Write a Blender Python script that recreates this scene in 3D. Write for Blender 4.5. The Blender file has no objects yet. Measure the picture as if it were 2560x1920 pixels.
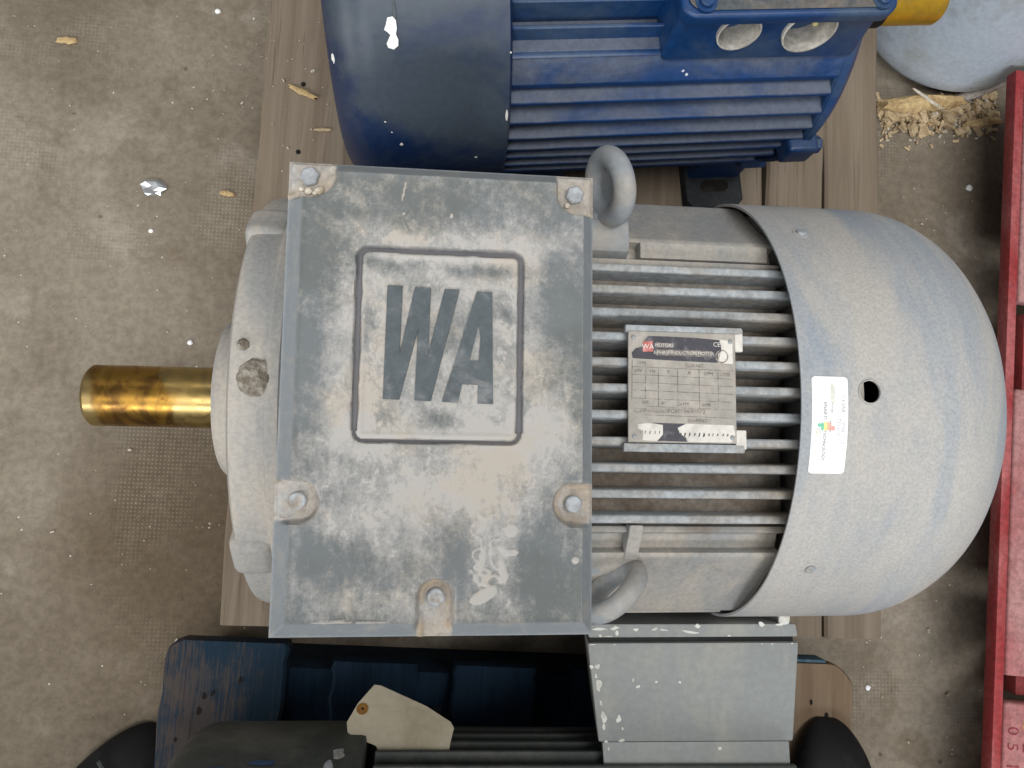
import bpy, bmesh, math, random
import numpy as np
from mathutils import Vector, Matrix

random.seed(7)
rng = np.random.default_rng(11)
S = bpy.context.scene
COL = S.collection
PI = math.pi

# ------------------------------------------------------------------ camera
cam_d = bpy.data.cameras.new('camera')
cam = bpy.data.objects.new('camera', cam_d)
COL.objects.link(cam)
cam_d.sensor_width = 36.0
cam_d.lens = 26.27
cam_d.clip_start, cam_d.clip_end = 0.02, 60
fwd = Vector((0.10608, 0.09868, -0.98945)).normalized()
rgt = Vector((0.99436, -0.01053, 0.10555)).normalized()
upv = rgt.cross(fwd).normalized()
m = Matrix((rgt, upv, -fwd)).transposed().to_4x4()
m.translation = Vector((0, 0, 0.9628))
cam.matrix_world = m
S.camera = cam

# ------------------------------------------------------------------ world, lamps, exposure (indoor store, daylight from roof lights)
w = bpy.data.worlds.new('World')
S.world = w
w.use_nodes = True
w.node_tree.nodes['Background'].inputs[0].default_value = (0.86, 0.89, 0.93, 1)
w.node_tree.nodes['Background'].inputs[1].default_value = 0.18

def area(name, loc, target, sx, sy, power, col):
    d = bpy.data.lights.new(name, 'AREA')
    d.shape = 'RECTANGLE'
    d.size, d.size_y, d.energy, d.color = sx, sy, power, col
    o = bpy.data.objects.new(name, d)
    COL.objects.link(o)
    o.location = loc
    o.rotation_euler = (Vector(target) - Vector(loc)).to_track_quat('-Z', 'Y').to_euler()
    return o
area('roof_light_overhead', (0.3, -0.35, 4.2), (0.1, 0, 0), 4.5, 0.9, 124, (1.0, 0.985, 0.96))
area('roof_light_front', (-0.6, -4.1, 4.0), (0, 0, 0.2), 5.0, 0.8, 225, (0.94, 0.97, 1.0))
area('roof_light_back', (0.2, 3.3, 4.2), (0, 0.1, 0.2), 4.5, 0.9, 26, (1.0, 0.97, 0.92))
area('doorway_light', (-5.0, -2.2, 2.2), (-0.3, -0.2, 0.1), 2.4, 2.2, 110, (1.0, 0.98, 0.95))
S.view_settings.view_transform = 'Standard'
S.view_settings.look = 'None'
S.view_settings.exposure = 0.06
S.view_settings.gamma = 1.0
S.cycles.max_bounces = 6
S.cycles.diffuse_bounces = 4
S.cycles.glossy_bounces = 3

# ------------------------------------------------------------------ helpers: tags and meshes
def tag(o, label=None, cat=None, group=None, kind=None):
    if label: o['label'] = label
    if cat: o['category'] = cat
    if group: o['group'] = group
    if kind: o['kind'] = kind
    return o

def empty(name, loc, rz, label, cat, group=None):
    o = bpy.data.objects.new(name, None)
    COL.objects.link(o)
    o.empty_display_size = 0.05
    o.location = loc
    o.rotation_euler = (0, 0, rz)
    return tag(o, label, cat, group)

def link(name, me, mat, parent=None, loc=None):
    o = bpy.data.objects.new(name, me)
    COL.objects.link(o)
    if mat is not None and not me.materials:
        me.materials.append(mat)
    if parent is not None:
        o.parent = parent
    if loc is not None:
        o.location = loc
    return o

def mesh(name, v, f, smooth=None):
    me = bpy.data.meshes.new(name)
    me.from_pydata([tuple(p) for p in v], [], [tuple(q) for q in f])
    bm = bmesh.new()
    bm.from_mesh(me)
    bmesh.ops.recalc_face_normals(bm, faces=bm.faces)
    bm.to_mesh(me)
    bm.free()
    if smooth is not None:
        me.shade_smooth()
        if smooth < 179:
            me.set_sharp_from_angle(angle=math.radians(smooth))
    return me

def bevel_mesh(me, width, seg=2, smooth=40):
    bm = bmesh.new()
    bm.from_mesh(me)
    es = [e for e in bm.edges if len(e.link_faces) == 2 and e.calc_face_angle(0) > math.radians(30)]
    bmesh.ops.bevel(bm, geom=es, offset=width, segments=seg, profile=0.6, affect='EDGES', clamp_overlap=True)
    bm.to_mesh(me)
    bm.free()
    me.shade_smooth()
    me.set_sharp_from_angle(angle=math.radians(smooth))
    return me

def box_me(name, x0, x1, y0, y1, z0, z1, bev=0.0, seg=2):
    v = [(x, y, z) for x in (x0, x1) for y in (y0, y1) for z in (z0, z1)]
    f = [(0, 1, 3, 2), (4, 6, 7, 5), (0, 4, 5, 1), (2, 3, 7, 6), (0, 2, 6, 4), (1, 5, 7, 3)]
    me = mesh(name, v, f)
    if bev:
        bevel_mesh(me, bev, seg)
    return me

def prism_x(name, poly, x0, x1, bev=0.0, seg=2):
    """polygon of (y, z) extruded along x"""
    n = len(poly)
    v = [(x0, y, z) for y, z in poly] + [(x1, y, z) for y, z in poly]
    f = [tuple(range(n)), tuple(range(2 * n - 1, n - 1, -1))] + [(i, (i + 1) % n, n + (i + 1) % n, n + i) for i in range(n)]
    me = mesh(name, v, f)
    if bev:
        bevel_mesh(me, bev, seg)
    return me

def prism_z(name, poly, z0, z1, bev=0.0, seg=2, holes=None):
    """polygon of (x, y) extruded along z; a hole is bridged in by a zero-width cut"""
    n = len(poly)
    v = [(x, y, z0) for x, y in poly] + [(x, y, z1) for x, y in poly]
    f = [tuple(range(n)), tuple(range(2 * n - 1, n - 1, -1))] + [(i, (i + 1) % n, n + (i + 1) % n, n + i) for i in range(n)]
    me = mesh(name, v, f)
    if bev:
        bevel_mesh(me, bev, seg)
    return me

def revolve(name, prof, seg=96, a0=0.0, a1=2 * PI, cz=0.0, smooth=35, close=False):
    """profile of (x, r) turned about the x axis at height cz; angle from +z towards +y"""
    full = abs(a1 - a0 - 2 * PI) < 1e-6
    k = seg if full else seg + 1
    v = []
    for x, r in prof:
        for i in range(k):
            t = a0 + (a1 - a0) * i / seg
            v.append((x, r * math.sin(t), cz + r * math.cos(t)))
    f = []
    n = len(prof)
    for j in range(n - 1 if not close else n):
        for i in range(seg):
            i2 = (i + 1) % k
            j2 = (j + 1) % n
            f.append((j * k + i, j * k + i2, j2 * k + i2, j2 * k + i))
    if not close and full:
        if prof[0][1] > 1e-5: f.append(tuple(range(k)))
        if prof[-1][1] > 1e-5: f.append(tuple(range((n - 1) * k, n * k)))
    return mesh(name, v, f, smooth)

def revolve_z(name, prof, seg=48, smooth=35):
    v, f = [], []
    n = len(prof)
    for r, z in prof:
        for i in range(seg):
            t = 2 * PI * i / seg
            v.append((r * math.cos(t), r * math.sin(t), z))
    for j in range(n - 1):
        for i in range(seg):
            i2 = (i + 1) % seg
            f.append((j * seg + i, j * seg + i2, (j + 1) * seg + i2, (j + 1) * seg + i))
    f.append(tuple(range(seg)))
    f.append(tuple(range((n - 1) * seg, n * seg)))
    return mesh(name, v, f, smooth)

def frame_to(n, up=(0, 0, 1)):
    n = Vector(n).normalized()
    u = Vector(up) - n * Vector(up).dot(n)
    if u.length < 1e-4:
        u = Vector((1, 0, 0)) - n * n.x
    u.normalize()
    return Matrix((u.cross(n), u, n)).transposed()

def torus(name, c, n, R, r, up=(0, 0, 1), seg=56, ring=24):
    M = frame_to(n, up)
    v, f = [], []
    for i in range(seg):
        a = 2 * PI * i / seg
        for j in range(ring):
            b = 2 * PI * j / ring
            p = Vector(((R + r * math.cos(b)) * math.cos(a), (R + r * math.cos(b)) * math.sin(a), r * math.sin(b)))
            v.append(Vector(c) + M @ p)
    for i in range(seg):
        for j in range(ring):
            f.append((i * ring + j, ((i + 1) % seg) * ring + j, ((i + 1) % seg) * ring + (j + 1) % ring, i * ring + (j + 1) % ring))
    return mesh(name, v, f, 180)

def tube(name, pts, r, ring=10, smooth=50):
    v, f = [], []
    pts = [Vector(p) for p in pts]
    rs = r if isinstance(r, (list, tuple)) else [r] * len(pts)
    up = Vector((0.13, 0.31, 0.94))
    for i, p in enumerate(pts):
        d = (pts[min(i + 1, len(pts) - 1)] - pts[max(i - 1, 0)]).normalized()
        M = frame_to(d, up)
        for j in range(ring):
            a = 2 * PI * j / ring
            v.append(p + M @ Vector((math.cos(a) * rs[i], math.sin(a) * rs[i], 0)))
    for i in range(len(pts) - 1):
        for j in range(ring):
            f.append((i * ring + j, i * ring + (j + 1) % ring, (i + 1) * ring + (j + 1) % ring, (i + 1) * ring + j))
    f.append(tuple(range(ring)))
    f.append(tuple(range((len(pts) - 1) * ring, len(pts) * ring)))
    return mesh(name, v, f, smooth)

def bolt_me(name, c, n, r, h, hexa=True, wash=0.0):
    """bolt head standing at c along n, with a chamfered top and an optional washer"""
    M = frame_to(n)
    k = 6 if hexa else 20
    rings = []
    if wash:
        rings += [(wash, -0.001, 20), (wash, 0.0008, 20)]
    v, f = [], []
    def add(rr, z):
        s = len(v)
        for i in range(k):
            a = 2 * PI * i / k + 0.3
            v.append(Vector(c) + M @ Vector((rr * math.cos(a), rr * math.sin(a), z)))
        return s
    prof = [(r, -0.001), (r, h * 0.8), (r * 0.86, h)]
    st = [add(rr, z) for rr, z in prof]
    for q in range(len(st) - 1):
        for i in range(k):
            f.append((st[q] + i, st[q] + (i + 1) % k, st[q + 1] + (i + 1) % k, st[q + 1] + i))
    f.append(tuple(st[-1] + i for i in range(k)))
    f.append(tuple(st[0] + i for i in range(k)))
    if wash:
        s0 = len(v)
        for rr, z in ((wash, -0.001), (wash, 0.0008)):
            for i in range(24):
                a = 2 * PI * i / 24
                v.append(Vector(c) + M @ Vector((rr * math.cos(a), rr * math.sin(a), z)))
        for i in range(24):
            f.append((s0 + i, s0 + (i + 1) % 24, s0 + 24 + (i + 1) % 24, s0 + 24 + i))
        f.append(tuple(s0 + 24 + i for i in range(24)))
    return mesh(name, v, f, 30)

def text_me(name, s, size, extr=0.0):
    cu = bpy.data.curves.new(name, 'FONT')
    cu.body = s
    cu.size = size
    cu.align_x, cu.align_y = 'CENTER', 'CENTER'
    cu.extrude = extr
    cu.resolution_u = 3
    o = bpy.data.objects.new('tmp_text', cu)
    COL.objects.link(o)
    bpy.context.view_layer.update()
    dg = bpy.context.evaluated_depsgraph_get()
    me = bpy.data.meshes.new_from_object(o.evaluated_get(dg))
    bpy.data.objects.remove(o)
    bpy.data.curves.remove(cu)
    me.name = name
    return me

def cut(o, cutters):
    """drill the cutter meshes out of an object"""
    tmp = []
    for c_ in cutters:
        t = bpy.data.objects.new('cutter', c_)
        COL.objects.link(t)
        t.parent = o.parent
        md = o.modifiers.new('cut', 'BOOLEAN')
        md.operation, md.solver, md.object = 'DIFFERENCE', 'EXACT', t
        tmp.append(t)
    bpy.context.view_layer.update()
    dg = bpy.context.evaluated_depsgraph_get()
    me = bpy.data.meshes.new_from_object(o.evaluated_get(dg))
    o.modifiers.clear()
    o.data = me
    for t in tmp:
        bpy.data.objects.remove(t)
    return o

def rod(name, c, n, r, d0, d1, seg=48):
    Mf = frame_to(n)
    v = [Vector(c) + Mf @ Vector((r * math.cos(2 * PI * i / seg), r * math.sin(2 * PI * i / seg), d)) for d in (d0, d1) for i in range(seg)]
    f = [tuple(range(seg)), tuple(range(2 * seg - 1, seg - 1, -1))] + [(i, (i + 1) % seg, seg + (i + 1) % seg, seg + i) for i in range(seg)]
    return mesh(name, v, f)

def blob(n, r, jag, seed, sx=1.0, sy=1.0):
    g = np.random.default_rng(seed)
    ph = g.uniform(0, 2 * PI, 6)
    am = g.uniform(0.2, 1, 6) / np.arange(1, 7)
    out = []
    for i in range(n):
        t = 2 * PI * i / n
        q = r * (1 + jag * sum(am[k] * math.sin((k + 1) * t + ph[k]) for k in range(6)))
        out.append((q * math.cos(t) * sx, q * math.sin(t) * sy))
    return out

# smooth value noise in numpy, for wear maps and uneven surfaces
def vnoise(x, y, scale, seed):
    g = np.random.default_rng(seed).random((64, 64))
    X_, Y_ = np.asarray(x) * scale, np.asarray(y) * scale
    xi, yi = np.floor(X_).astype(int), np.floor(Y_).astype(int)
    fx, fy = X_ - xi, Y_ - yi
    fx, fy = fx * fx * (3 - 2 * fx), fy * fy * (3 - 2 * fy)
    a = g[xi % 64, yi % 64]; b = g[(xi + 1) % 64, yi % 64]
    c = g[xi % 64, (yi + 1) % 64]; d = g[(xi + 1) % 64, (yi + 1) % 64]
    return (a * (1 - fx) + b * fx) * (1 - fy) + (c * (1 - fx) + d * fx) * fy

def fbm(x, y, scale, seed, octs=5, gain=0.55):
    t, a, n = 0, 1, 0
    for k in range(octs):
        t = t + a * vnoise(x, y, scale * 2 ** k, seed + k)
        n += a
        a *= gain
    return t / n

# ------------------------------------------------------------------ helpers: materials
def lin(r, g, b):
    f = lambda c: (c / 255 / 12.92) if c / 255 <= 0.04045 else ((c / 255 + 0.055) / 1.055) ** 2.4
    return (f(r), f(g), f(b), 1)

class NT:
    def __init__(s, name):
        s.m = bpy.data.materials.new(name)
        s.m.use_nodes = True
        s.t = s.m.node_tree
        s.b = s.t.nodes['Principled BSDF']
        s.co = s.t.nodes.new('ShaderNodeTexCoord').outputs['Object']
    def n(s, kind, **kw):
        q = s.t.nodes.new('ShaderNode' + kind)
        for k, v in kw.items():
            setattr(q, k, v)
        return q
    def l(s, a, b):
        s.t.links.new(a, b)
    def mapped(s, sc=(1, 1, 1), rot=(0, 0, 0), loc=(0, 0, 0)):
        q = s.n('Mapping')
        q.inputs['Scale'].default_value = sc
        q.inputs['Rotation'].default_value = rot
        q.inputs['Location'].default_value = loc
        s.l(s.co, q.inputs['Vector'])
        return q.outputs[0]
    def noise(s, scale, det=6, rough=0.6, vec=None, dist=0.0):
        q = s.n('TexNoise')
        q.inputs['Scale'].default_value = scale
        q.inputs['Detail'].default_value = det
        q.inputs['Roughness'].default_value = rough
        q.inputs['Distortion'].default_value = dist
        s.l(vec if vec is not None else s.co, q.inputs['Vector'])
        return q.outputs['Fac']
    def voro(s, scale, vec=None, feature='F1', rand=1.0):
        q = s.n('TexVoronoi', feature=feature)
        q.inputs['Scale'].default_value = scale
        q.inputs['Randomness'].default_value = rand
        s.l(vec if vec is not None else s.co, q.inputs['Vector'])
        return q.outputs['Distance']
    def ramp(s, fac, a, b, va=0.0, vb=1.0):
        q = s.n('MapRange')
        q.interpolation_type = 'SMOOTHSTEP'
        q.inputs['From Min'].default_value = a
        q.inputs['From Max'].default_value = b
        q.inputs['To Min'].default_value = va
        q.inputs['To Max'].default_value = vb
        s.l(fac, q.inputs['Value'])
        return q.outputs[0]
    def math(s, op, a, b):
        q = s.n('Math', operation=op)
        for i, x in enumerate((a, b)):
            if isinstance(x, (int, float)): q.inputs[i].default_value = x
            else: s.l(x, q.inputs[i])
        return q.outputs[0]
    def mix(s, fac, a, b, mode='MIX'):
        q = s.n('Mix', data_type='RGBA', blend_type=mode)
        if isinstance(fac, (int, float)): q.inputs[0].default_value = fac
        else: s.l(fac, q.inputs[0])
        for i, x in ((6, a), (7, b)):
            if isinstance(x, tuple): q.inputs[i].default_value = x
            else: s.l(x, q.inputs[i])
        return q.outputs[2]
    def up(s):
        g = s.n('NewGeometry')
        q = s.n('SeparateXYZ')
        s.l(g.outputs['Normal'], q.inputs[0])
        return q.outputs[2]
    def attr(s, name):
        q = s.n('Attribute')
        q.attribute_name = name
        return q.outputs['Fac']
    def bump(s, h, strength, dist):
        q = s.n('Bump')
        q.inputs['Strength'].default_value = strength
        q.inputs['Distance'].default_value = dist
        s.l(h, q.inputs['Height'])
        s.l(q.outputs[0], s.b.inputs['Normal'])
    def out(s, col, rough=0.7, metal=0.0, spec=0.4):
        if isinstance(col, tuple): s.b.inputs['Base Color'].default_value = col
        else: s.l(col, s.b.inputs['Base Color'])
        if isinstance(rough, (int, float)): s.b.inputs['Roughness'].default_value = rough
        else: s.l(rough, s.b.inputs['Roughness'])
        s.b.inputs['Metallic'].default_value = metal
        s.b.inputs['Specular IOR Level'].default_value = spec
        return s.m

def dusty(name, base, dust, lo=0.42, hi=0.62, scale=14, stretch=(1, 1, 1), rot=(0, 0, 0), up=0.0, dirt=None, dirt_lo=0.6, rough=0.7,
          bump=0.25, bumpd=0.0006, spec=0.35, bscale=420, seed=0.0, var=0.22, specks=None, vscale=160):
    """weathered paint with dust lying in drifts; up > 0 lets dust settle on faces that look up"""
    s = NT(name)
    v = s.mapped(stretch, rot, (seed, seed * 0.7, seed * 0.3))
    n1 = s.noise(scale, 5, 0.62, v, 0.4)
    fac = n1
    if up:
        fac = s.math('ADD', n1, s.math('MULTIPLY', s.math('SUBTRACT', s.up(), 0.5), up))
    d = s.ramp(fac, lo, hi)
    col = s.mix(d, base, dust)
    if dirt is not None:
        n3 = s.noise(scale * 0.6, 4, 0.65, s.mapped((1, 1, 1), (0, 0, 0), (3.1 + seed, 1.7, 5.2)), 0.2)
        col = s.mix(s.ramp(n3, dirt_lo, dirt_lo + 0.15, 0, 0.8), col, dirt)
    f2 = s.noise(vscale, 3, 0.7)
    val = s.ramp(f2, 0.3, 0.7, 1 - var, 1 + var)
    comb = s.n('CombineColor')
    for i in range(3): s.l(val, comb.inputs[i])
    col = s.mix(1.0, col, comb.outputs[0], 'MULTIPLY')
    if specks is not None:
        sp = s.voro(specks[0])
        sel = s.noise(specks[0] * 0.35, 2, 0.5)
        msk = s.math('MULTIPLY', s.ramp(sp, 0.12, 0.2, 1, 0), s.ramp(sel, specks[2], specks[2] + 0.03))
        col = s.mix(msk, col, specks[1])
    if bump > 0: s.bump(s.noise(bscale, 2, 0.7), bump, bumpd)
    return s.out(col, rough, 0.0, spec)

M = {}
M['grey_cast'] = dusty('grey_cast', lin(148, 149, 148), lin(176, 169, 159), 0.34, 0.66, 13, stretch=(1.8, 0.7, 0.7), up=0.10, dirt=lin(128, 116, 102), dirt_lo=0.62, rough=0.82, bump=0.22, vscale=300, var=0.10)
M['grey_fin'] = dusty('grey_fin', lin(164, 169, 172), lin(158, 149, 137), 0.42, 0.68, 26, stretch=(0.35, 1, 1), rough=0.8, dirt=lin(104, 88, 72), dirt_lo=0.6)
M['grey_core'] = dusty('grey_core', lin(146, 141, 134), lin(124, 114, 103), 0.36, 0.6, 18, stretch=(0.4, 1, 1), rough=0.95, dirt=lin(92, 80, 68), dirt_lo=0.56)
M['grey_cowl'] = dusty('grey_cowl', lin(148, 156, 165), lin(179, 176, 171), 0.36, 0.62, 6.5, stretch=(2.4, 0.5, 0.5), rot=(0, 0, 0.75), rough=0.66, bump=0.2, dirt=lin(148, 140, 130), dirt_lo=0.60, spec=0.3, var=0.12, vscale=480)
M['grey_eye'] = dusty('grey_eye', lin(148, 153, 157), lin(164, 161, 155), 0.42, 0.66, 30, rough=0.7, bump=0.15, var=0.08)
M['grey_box'] = dusty('grey_box', lin(120, 128, 134), lin(160, 156, 150), 0.45, 0.65, 20, rough=0.75)
M['bolt_steel'] = dusty('bolt_steel', lin(160, 164, 168), lin(150, 140, 126), 0.5, 0.7, 90, rough=0.5, bump=0.3)
M['mud'] = dusty('mud', lin(116, 108, 96), lin(160, 154, 144), 0.40, 0.66, 150, rough=1.0, bump=0.9, bumpd=0.002)
M['blue_paint'] = dusty('blue_paint', lin(10, 54, 102), lin(58, 78, 102), 0.42, 0.70, 12, up=0.0, rough=0.42, bump=0.1, spec=0.5, var=0.12)
M['blue_dusty'] = dusty('blue_dusty', lin(14, 56, 106), lin(86, 94, 110), 0.40, 0.68, 16, stretch=(0.5, 1, 1), up=0.35, rough=0.6, bump=0.15, spec=0.4, var=0.14, specks=(130, lin(200, 206, 214), 0.70))
M['blue_cowl'] = dusty('blue_cowl', lin(14, 38, 76), lin(62, 72, 84), 0.36, 0.60, 9, stretch=(0.8, 1, 1), up=0.30, rough=0.42, bump=0.08, spec=0.45, var=0.08)
M['blue_lid'] = dusty('blue_lid', lin(78, 84, 88), lin(116, 106, 96), 0.42, 0.66, 16, rough=0.7)
M['dark_paint'] = dusty('dark_paint', lin(62, 67, 65), lin(84, 86, 82), 0.45, 0.66, 14, rough=0.55, bump=0.12, var=0.1)
M['dark_foot'] = dusty('dark_foot', lin(38, 42, 46), lin(54, 54, 54), 0.45, 0.66, 30, rough=0.8, bump=0.1)  # for the blue motor's feet: shade between the motors put into the colour
M['box_paint'] = dusty('box_paint', lin(146, 150, 149), lin(158, 159, 154), 0.45, 0.7, 12, stretch=(3, 0.8, 1), rough=0.5, bump=0.08, var=0.06, spec=0.4)
M['chip_white'] = dusty('chip_white', lin(225, 226, 220), lin(205, 204, 196), 0.45, 0.65, 60, rough=0.7, var=0.06)
M['white_paint'] = dusty('white_paint', lin(245, 246, 246), lin(236, 238, 240), 0.45, 0.65, 60, rough=0.6, var=0.03)
M['foil'] = NT('foil').out(lin(214, 218, 222), 0.34, 0.85)
M['rubber_black'] = dusty('rubber_black', lin(16, 17, 18), lin(38, 38, 38), 0.5, 0.75, 30, rough=0.6, bump=0.1)
M['dark_hole'] = dusty('dark_hole', lin(30, 28, 26), lin(44, 40, 36), 0.45, 0.65, 60, rough=1.0)
M['cast_inside'] = dusty('cast_inside', lin(196, 192, 184), lin(168, 164, 156), 0.45, 0.65, 50, rough=0.5)
M['trousers'] = dusty('trousers', lin(26, 30, 42), lin(38, 42, 52), 0.45, 0.65, 60, rough=0.95)
M['paper'] = dusty('paper', lin(186, 177, 156), lin(168, 158, 136), 0.45, 0.65, 12, rough=0.9, bump=0.1, var=0.05)
M['eyelet_brown'] = dusty('eyelet_brown', lin(150, 108, 52), lin(120, 84, 40), 0.45, 0.65, 80, rough=0.9, bump=0.1)
M['plate_metal'] = dusty('plate_metal', lin(160, 155, 147), lin(176, 170, 161), 0.4, 0.66, 40, rough=0.55, bump=0.05, var=0.08, dirt=lin(166, 154, 140), dirt_lo=0.55)
M['plate_black'] = dusty('plate_black', lin(62, 62, 70), lin(110, 108, 112), 0.5, 0.7, 120, rough=0.5, bump=0.05, var=0.15)
M['plate_ink'] = dusty('plate_ink', lin(120, 114, 110), lin(164, 156, 148), 0.44, 0.62, 200, rough=0.7, bump=0.02)
M['plate_white'] = dusty('plate_white', lin(224, 220, 212), lin(206, 202, 194), 0.45, 0.65, 90, rough=0.7, var=0.05)
M['plate_red'] = dusty('plate_red', lin(196, 108, 102), lin(206, 150, 144), 0.45, 0.65, 160, rough=0.6)
M['label_white'] = dusty('label_white', lin(250, 250, 250), lin(240, 240, 238), 0.5, 0.7, 40, rough=0.45, bump=0.03, var=0.02)
M['label_ink'] = dusty('label_ink', lin(90, 90, 96), lin(150, 150, 154), 0.5, 0.66, 400, rough=0.6, bump=0.0)
M['label_pale_ink'] = dusty('label_pale_ink', lin(176, 176, 186), lin(220, 220, 224), 0.5, 0.66, 400, rough=0.6, bump=0.0)
for k, c in (('green', (120, 200, 170)), ('yellow', (238, 222, 150)), ('orange', (236, 190, 150)), ('red', (226, 168, 162)), ('grey', (214, 214, 206))):
    M['label_' + k] = dusty('label_' + k, lin(*c), lin(*[min(255, q + 14) for q in c]), 0.45, 0.65, 300, rough=0.6, bump=0.0, var=0.05)
M['red_paint'] = dusty('red_paint', lin(146, 50, 52), lin(166, 92, 92), 0.42, 0.66, 16, stretch=(1, 0.4, 1), rough=0.55, bump=0.2, dirt=lin(96, 40, 40), dirt_lo=0.62)
M['red_faded'] = dusty('red_faded', lin(160, 96, 97), lin(168, 124, 121), 0.34, 0.66, 14, stretch=(1, 0.4, 1), rough=0.7, bump=0.2, dirt=lin(150, 60, 56), dirt_lo=0.6)
M['red_ink'] = dusty('red_ink', lin(120, 44, 52), lin(150, 74, 78), 0.45, 0.65, 120, rough=0.7)
M['tan_ink'] = dusty('tan_ink', lin(170, 130, 90), lin(150, 104, 76), 0.45, 0.65, 120, rough=0.8)
M['vessel_paint'] = dusty('vessel_paint', lin(204, 216, 230), lin(186, 194, 194), 0.48, 0.70, 9, rough=0.55, bump=0.25, bscale=90, var=0.08, dirt=lin(120, 130, 126), dirt_lo=0.62, specks=(60, lin(90, 98, 108), 0.66))
M['splinter'] = dusty('splinter', lin(198, 172, 126), lin(160, 132, 92), 0.42, 0.62, 60, stretch=(0.3, 1, 1), rough=0.9, bump=0.6, bumpd=0.002)
M['splinter_grey'] = dusty('splinter_grey', lin(168, 160, 154), lin(140, 128, 116), 0.42, 0.62, 60, stretch=(0.3, 1, 1), rough=0.9, bump=0.6, bumpd=0.002)
M['shaving'] = dusty('shaving', lin(190, 170, 136), lin(150, 128, 98), 0.42, 0.62, 80, rough=0.9, bump=0.3)
M['crumb'] = dusty('crumb', lin(206, 198, 184), lin(170, 158, 138), 0.42, 0.62, 80, rough=0.9, bump=0.3)

def shaft_mat(name):
    s = NT(name)
    v = s.mapped((1, 1, 1))
    st = s.noise(34, 5, 0.6, s.mapped((1, 0.5, 0.5)), 0.8)
    col = s.mix(s.ramp(st, 0.44, 0.60), lin(160, 122, 54), lin(112, 82, 42))
    st2 = s.noise(60, 4, 0.6, s.mapped((0.7, 1, 1), (0, 0, 0), (4, 2, 1)), 1.2)
    col = s.mix(s.ramp(st2, 0.62, 0.68, 0, 0.7), col, lin(110, 66, 34))
    pale = s.noise(16, 3, 0.5, s.mapped((1.4, 0.6, 0.6), (0, 0, 0), (9, 5, 3)), 0.5)
    col = s.mix(s.ramp(pale, 0.54, 0.64, 0, 0.5), col, lin(186, 168, 116))
    s.bump(s.noise(700, 3, 0.6, s.mapped((1, 0.08, 0.08))), 0.06, 0.0005)
    return s.out(col, s.ramp(st2, 0.35, 0.7, 0.27, 0.42), 0.9)
M['shaft'] = shaft_mat('shaft_oiled')
M['shaft_yellow'] = dusty('shaft_yellow', lin(196, 152, 36), lin(176, 140, 50), 0.4, 0.6, 30, rough=0.35, bump=0.05, spec=0.6, var=0.08)
M['shaft_yellow'].node_tree.nodes['Principled BSDF'].inputs['Metallic'].default_value = 0.55

def wood_mat(name, a, b, dark, grain=(40, 1.6, 40), paint=None, plo=0.5, rough=0.85, holes=None):
    s = NT(name)
    oi = s.n('ObjectInfo')
    off = s.n('VectorMath', operation='SCALE')
    cx = s.n('CombineXYZ')
    s.l(oi.outputs['Random'], cx.inputs[0]); s.l(oi.outputs['Random'], cx.inputs[1])
    s.l(cx.outputs[0], off.inputs[0]); off.inputs['Scale'].default_value = 7.0
    add = s.n('VectorMath', operation='ADD')
    s.l(s.co, add.inputs[0]); s.l(off.outputs[0], add.inputs[1])
    mp = s.n('Mapping'); mp.inputs['Scale'].default_value = grain
    s.l(add.outputs[0], mp.inputs['Vector'])
    g = s.noise(1.0, 5, 0.66, mp.outputs[0], 0.8)
    mp2 = s.n('Mapping'); mp2.inputs['Scale'].default_value = (grain[0] * 5, grain[1] * 3, grain[2] * 5)
    s.l(add.outputs[0], mp2.inputs['Vector'])
    g2 = s.noise(1.0, 3, 0.7, mp2.outputs[0])
    blot = s.noise(7, 5, 0.6, add.outputs[0], 0.3)
    col = s.mix(s.ramp(g, 0.34, 0.66), a, b)
    col = s.mix(s.ramp(g2, 0.56, 0.72, 0, 0.75), col, dark)
    col = s.mix(s.ramp(blot, 0.52, 0.72, 0, 0.5), col, dark)
    if paint is not None:
        p = s.noise(11, 7, 0.68, mp.outputs[0], 0.4)
        p2 = s.noise(9, 5, 0.6, add.outputs[0])
        msk = s.ramp(s.math('ADD', s.math('MULTIPLY', p, 0.35), s.math('MULTIPLY', p2, 0.65)), plo, plo + 0.10)
        col = s.mix(msk, col, paint)
    s.bump(s.math('ADD', g, g2), 0.5, 0.0012)
    return s.out(col, rough, 0, 0.2)
M['board'] = wood_mat('board_weathered', lin(120, 107, 92), lin(138, 126, 111), lin(88, 74, 60))
M['bearer'] = wood_mat('bearer_wood', lin(120, 102, 82), lin(136, 118, 96), lin(80, 64, 48))
M['blue_board'] = wood_mat('blue_board', lin(66, 62, 62), lin(76, 68, 64), lin(42, 34, 30), paint=lin(26, 46, 62), plo=0.465)
M['blue_bearer'] = wood_mat('blue_bearer', lin(24, 42, 60), lin(32, 54, 74), lin(18, 28, 42))
M['bare_board'] = wood_mat('bare_board', lin(120, 100, 80), lin(134, 116, 96), lin(94, 76, 60))
M['blue_edge'] = dusty('blue_edge', lin(70, 98, 112), lin(96, 112, 118), 0.45, 0.65, 30, rough=0.85)

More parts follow.
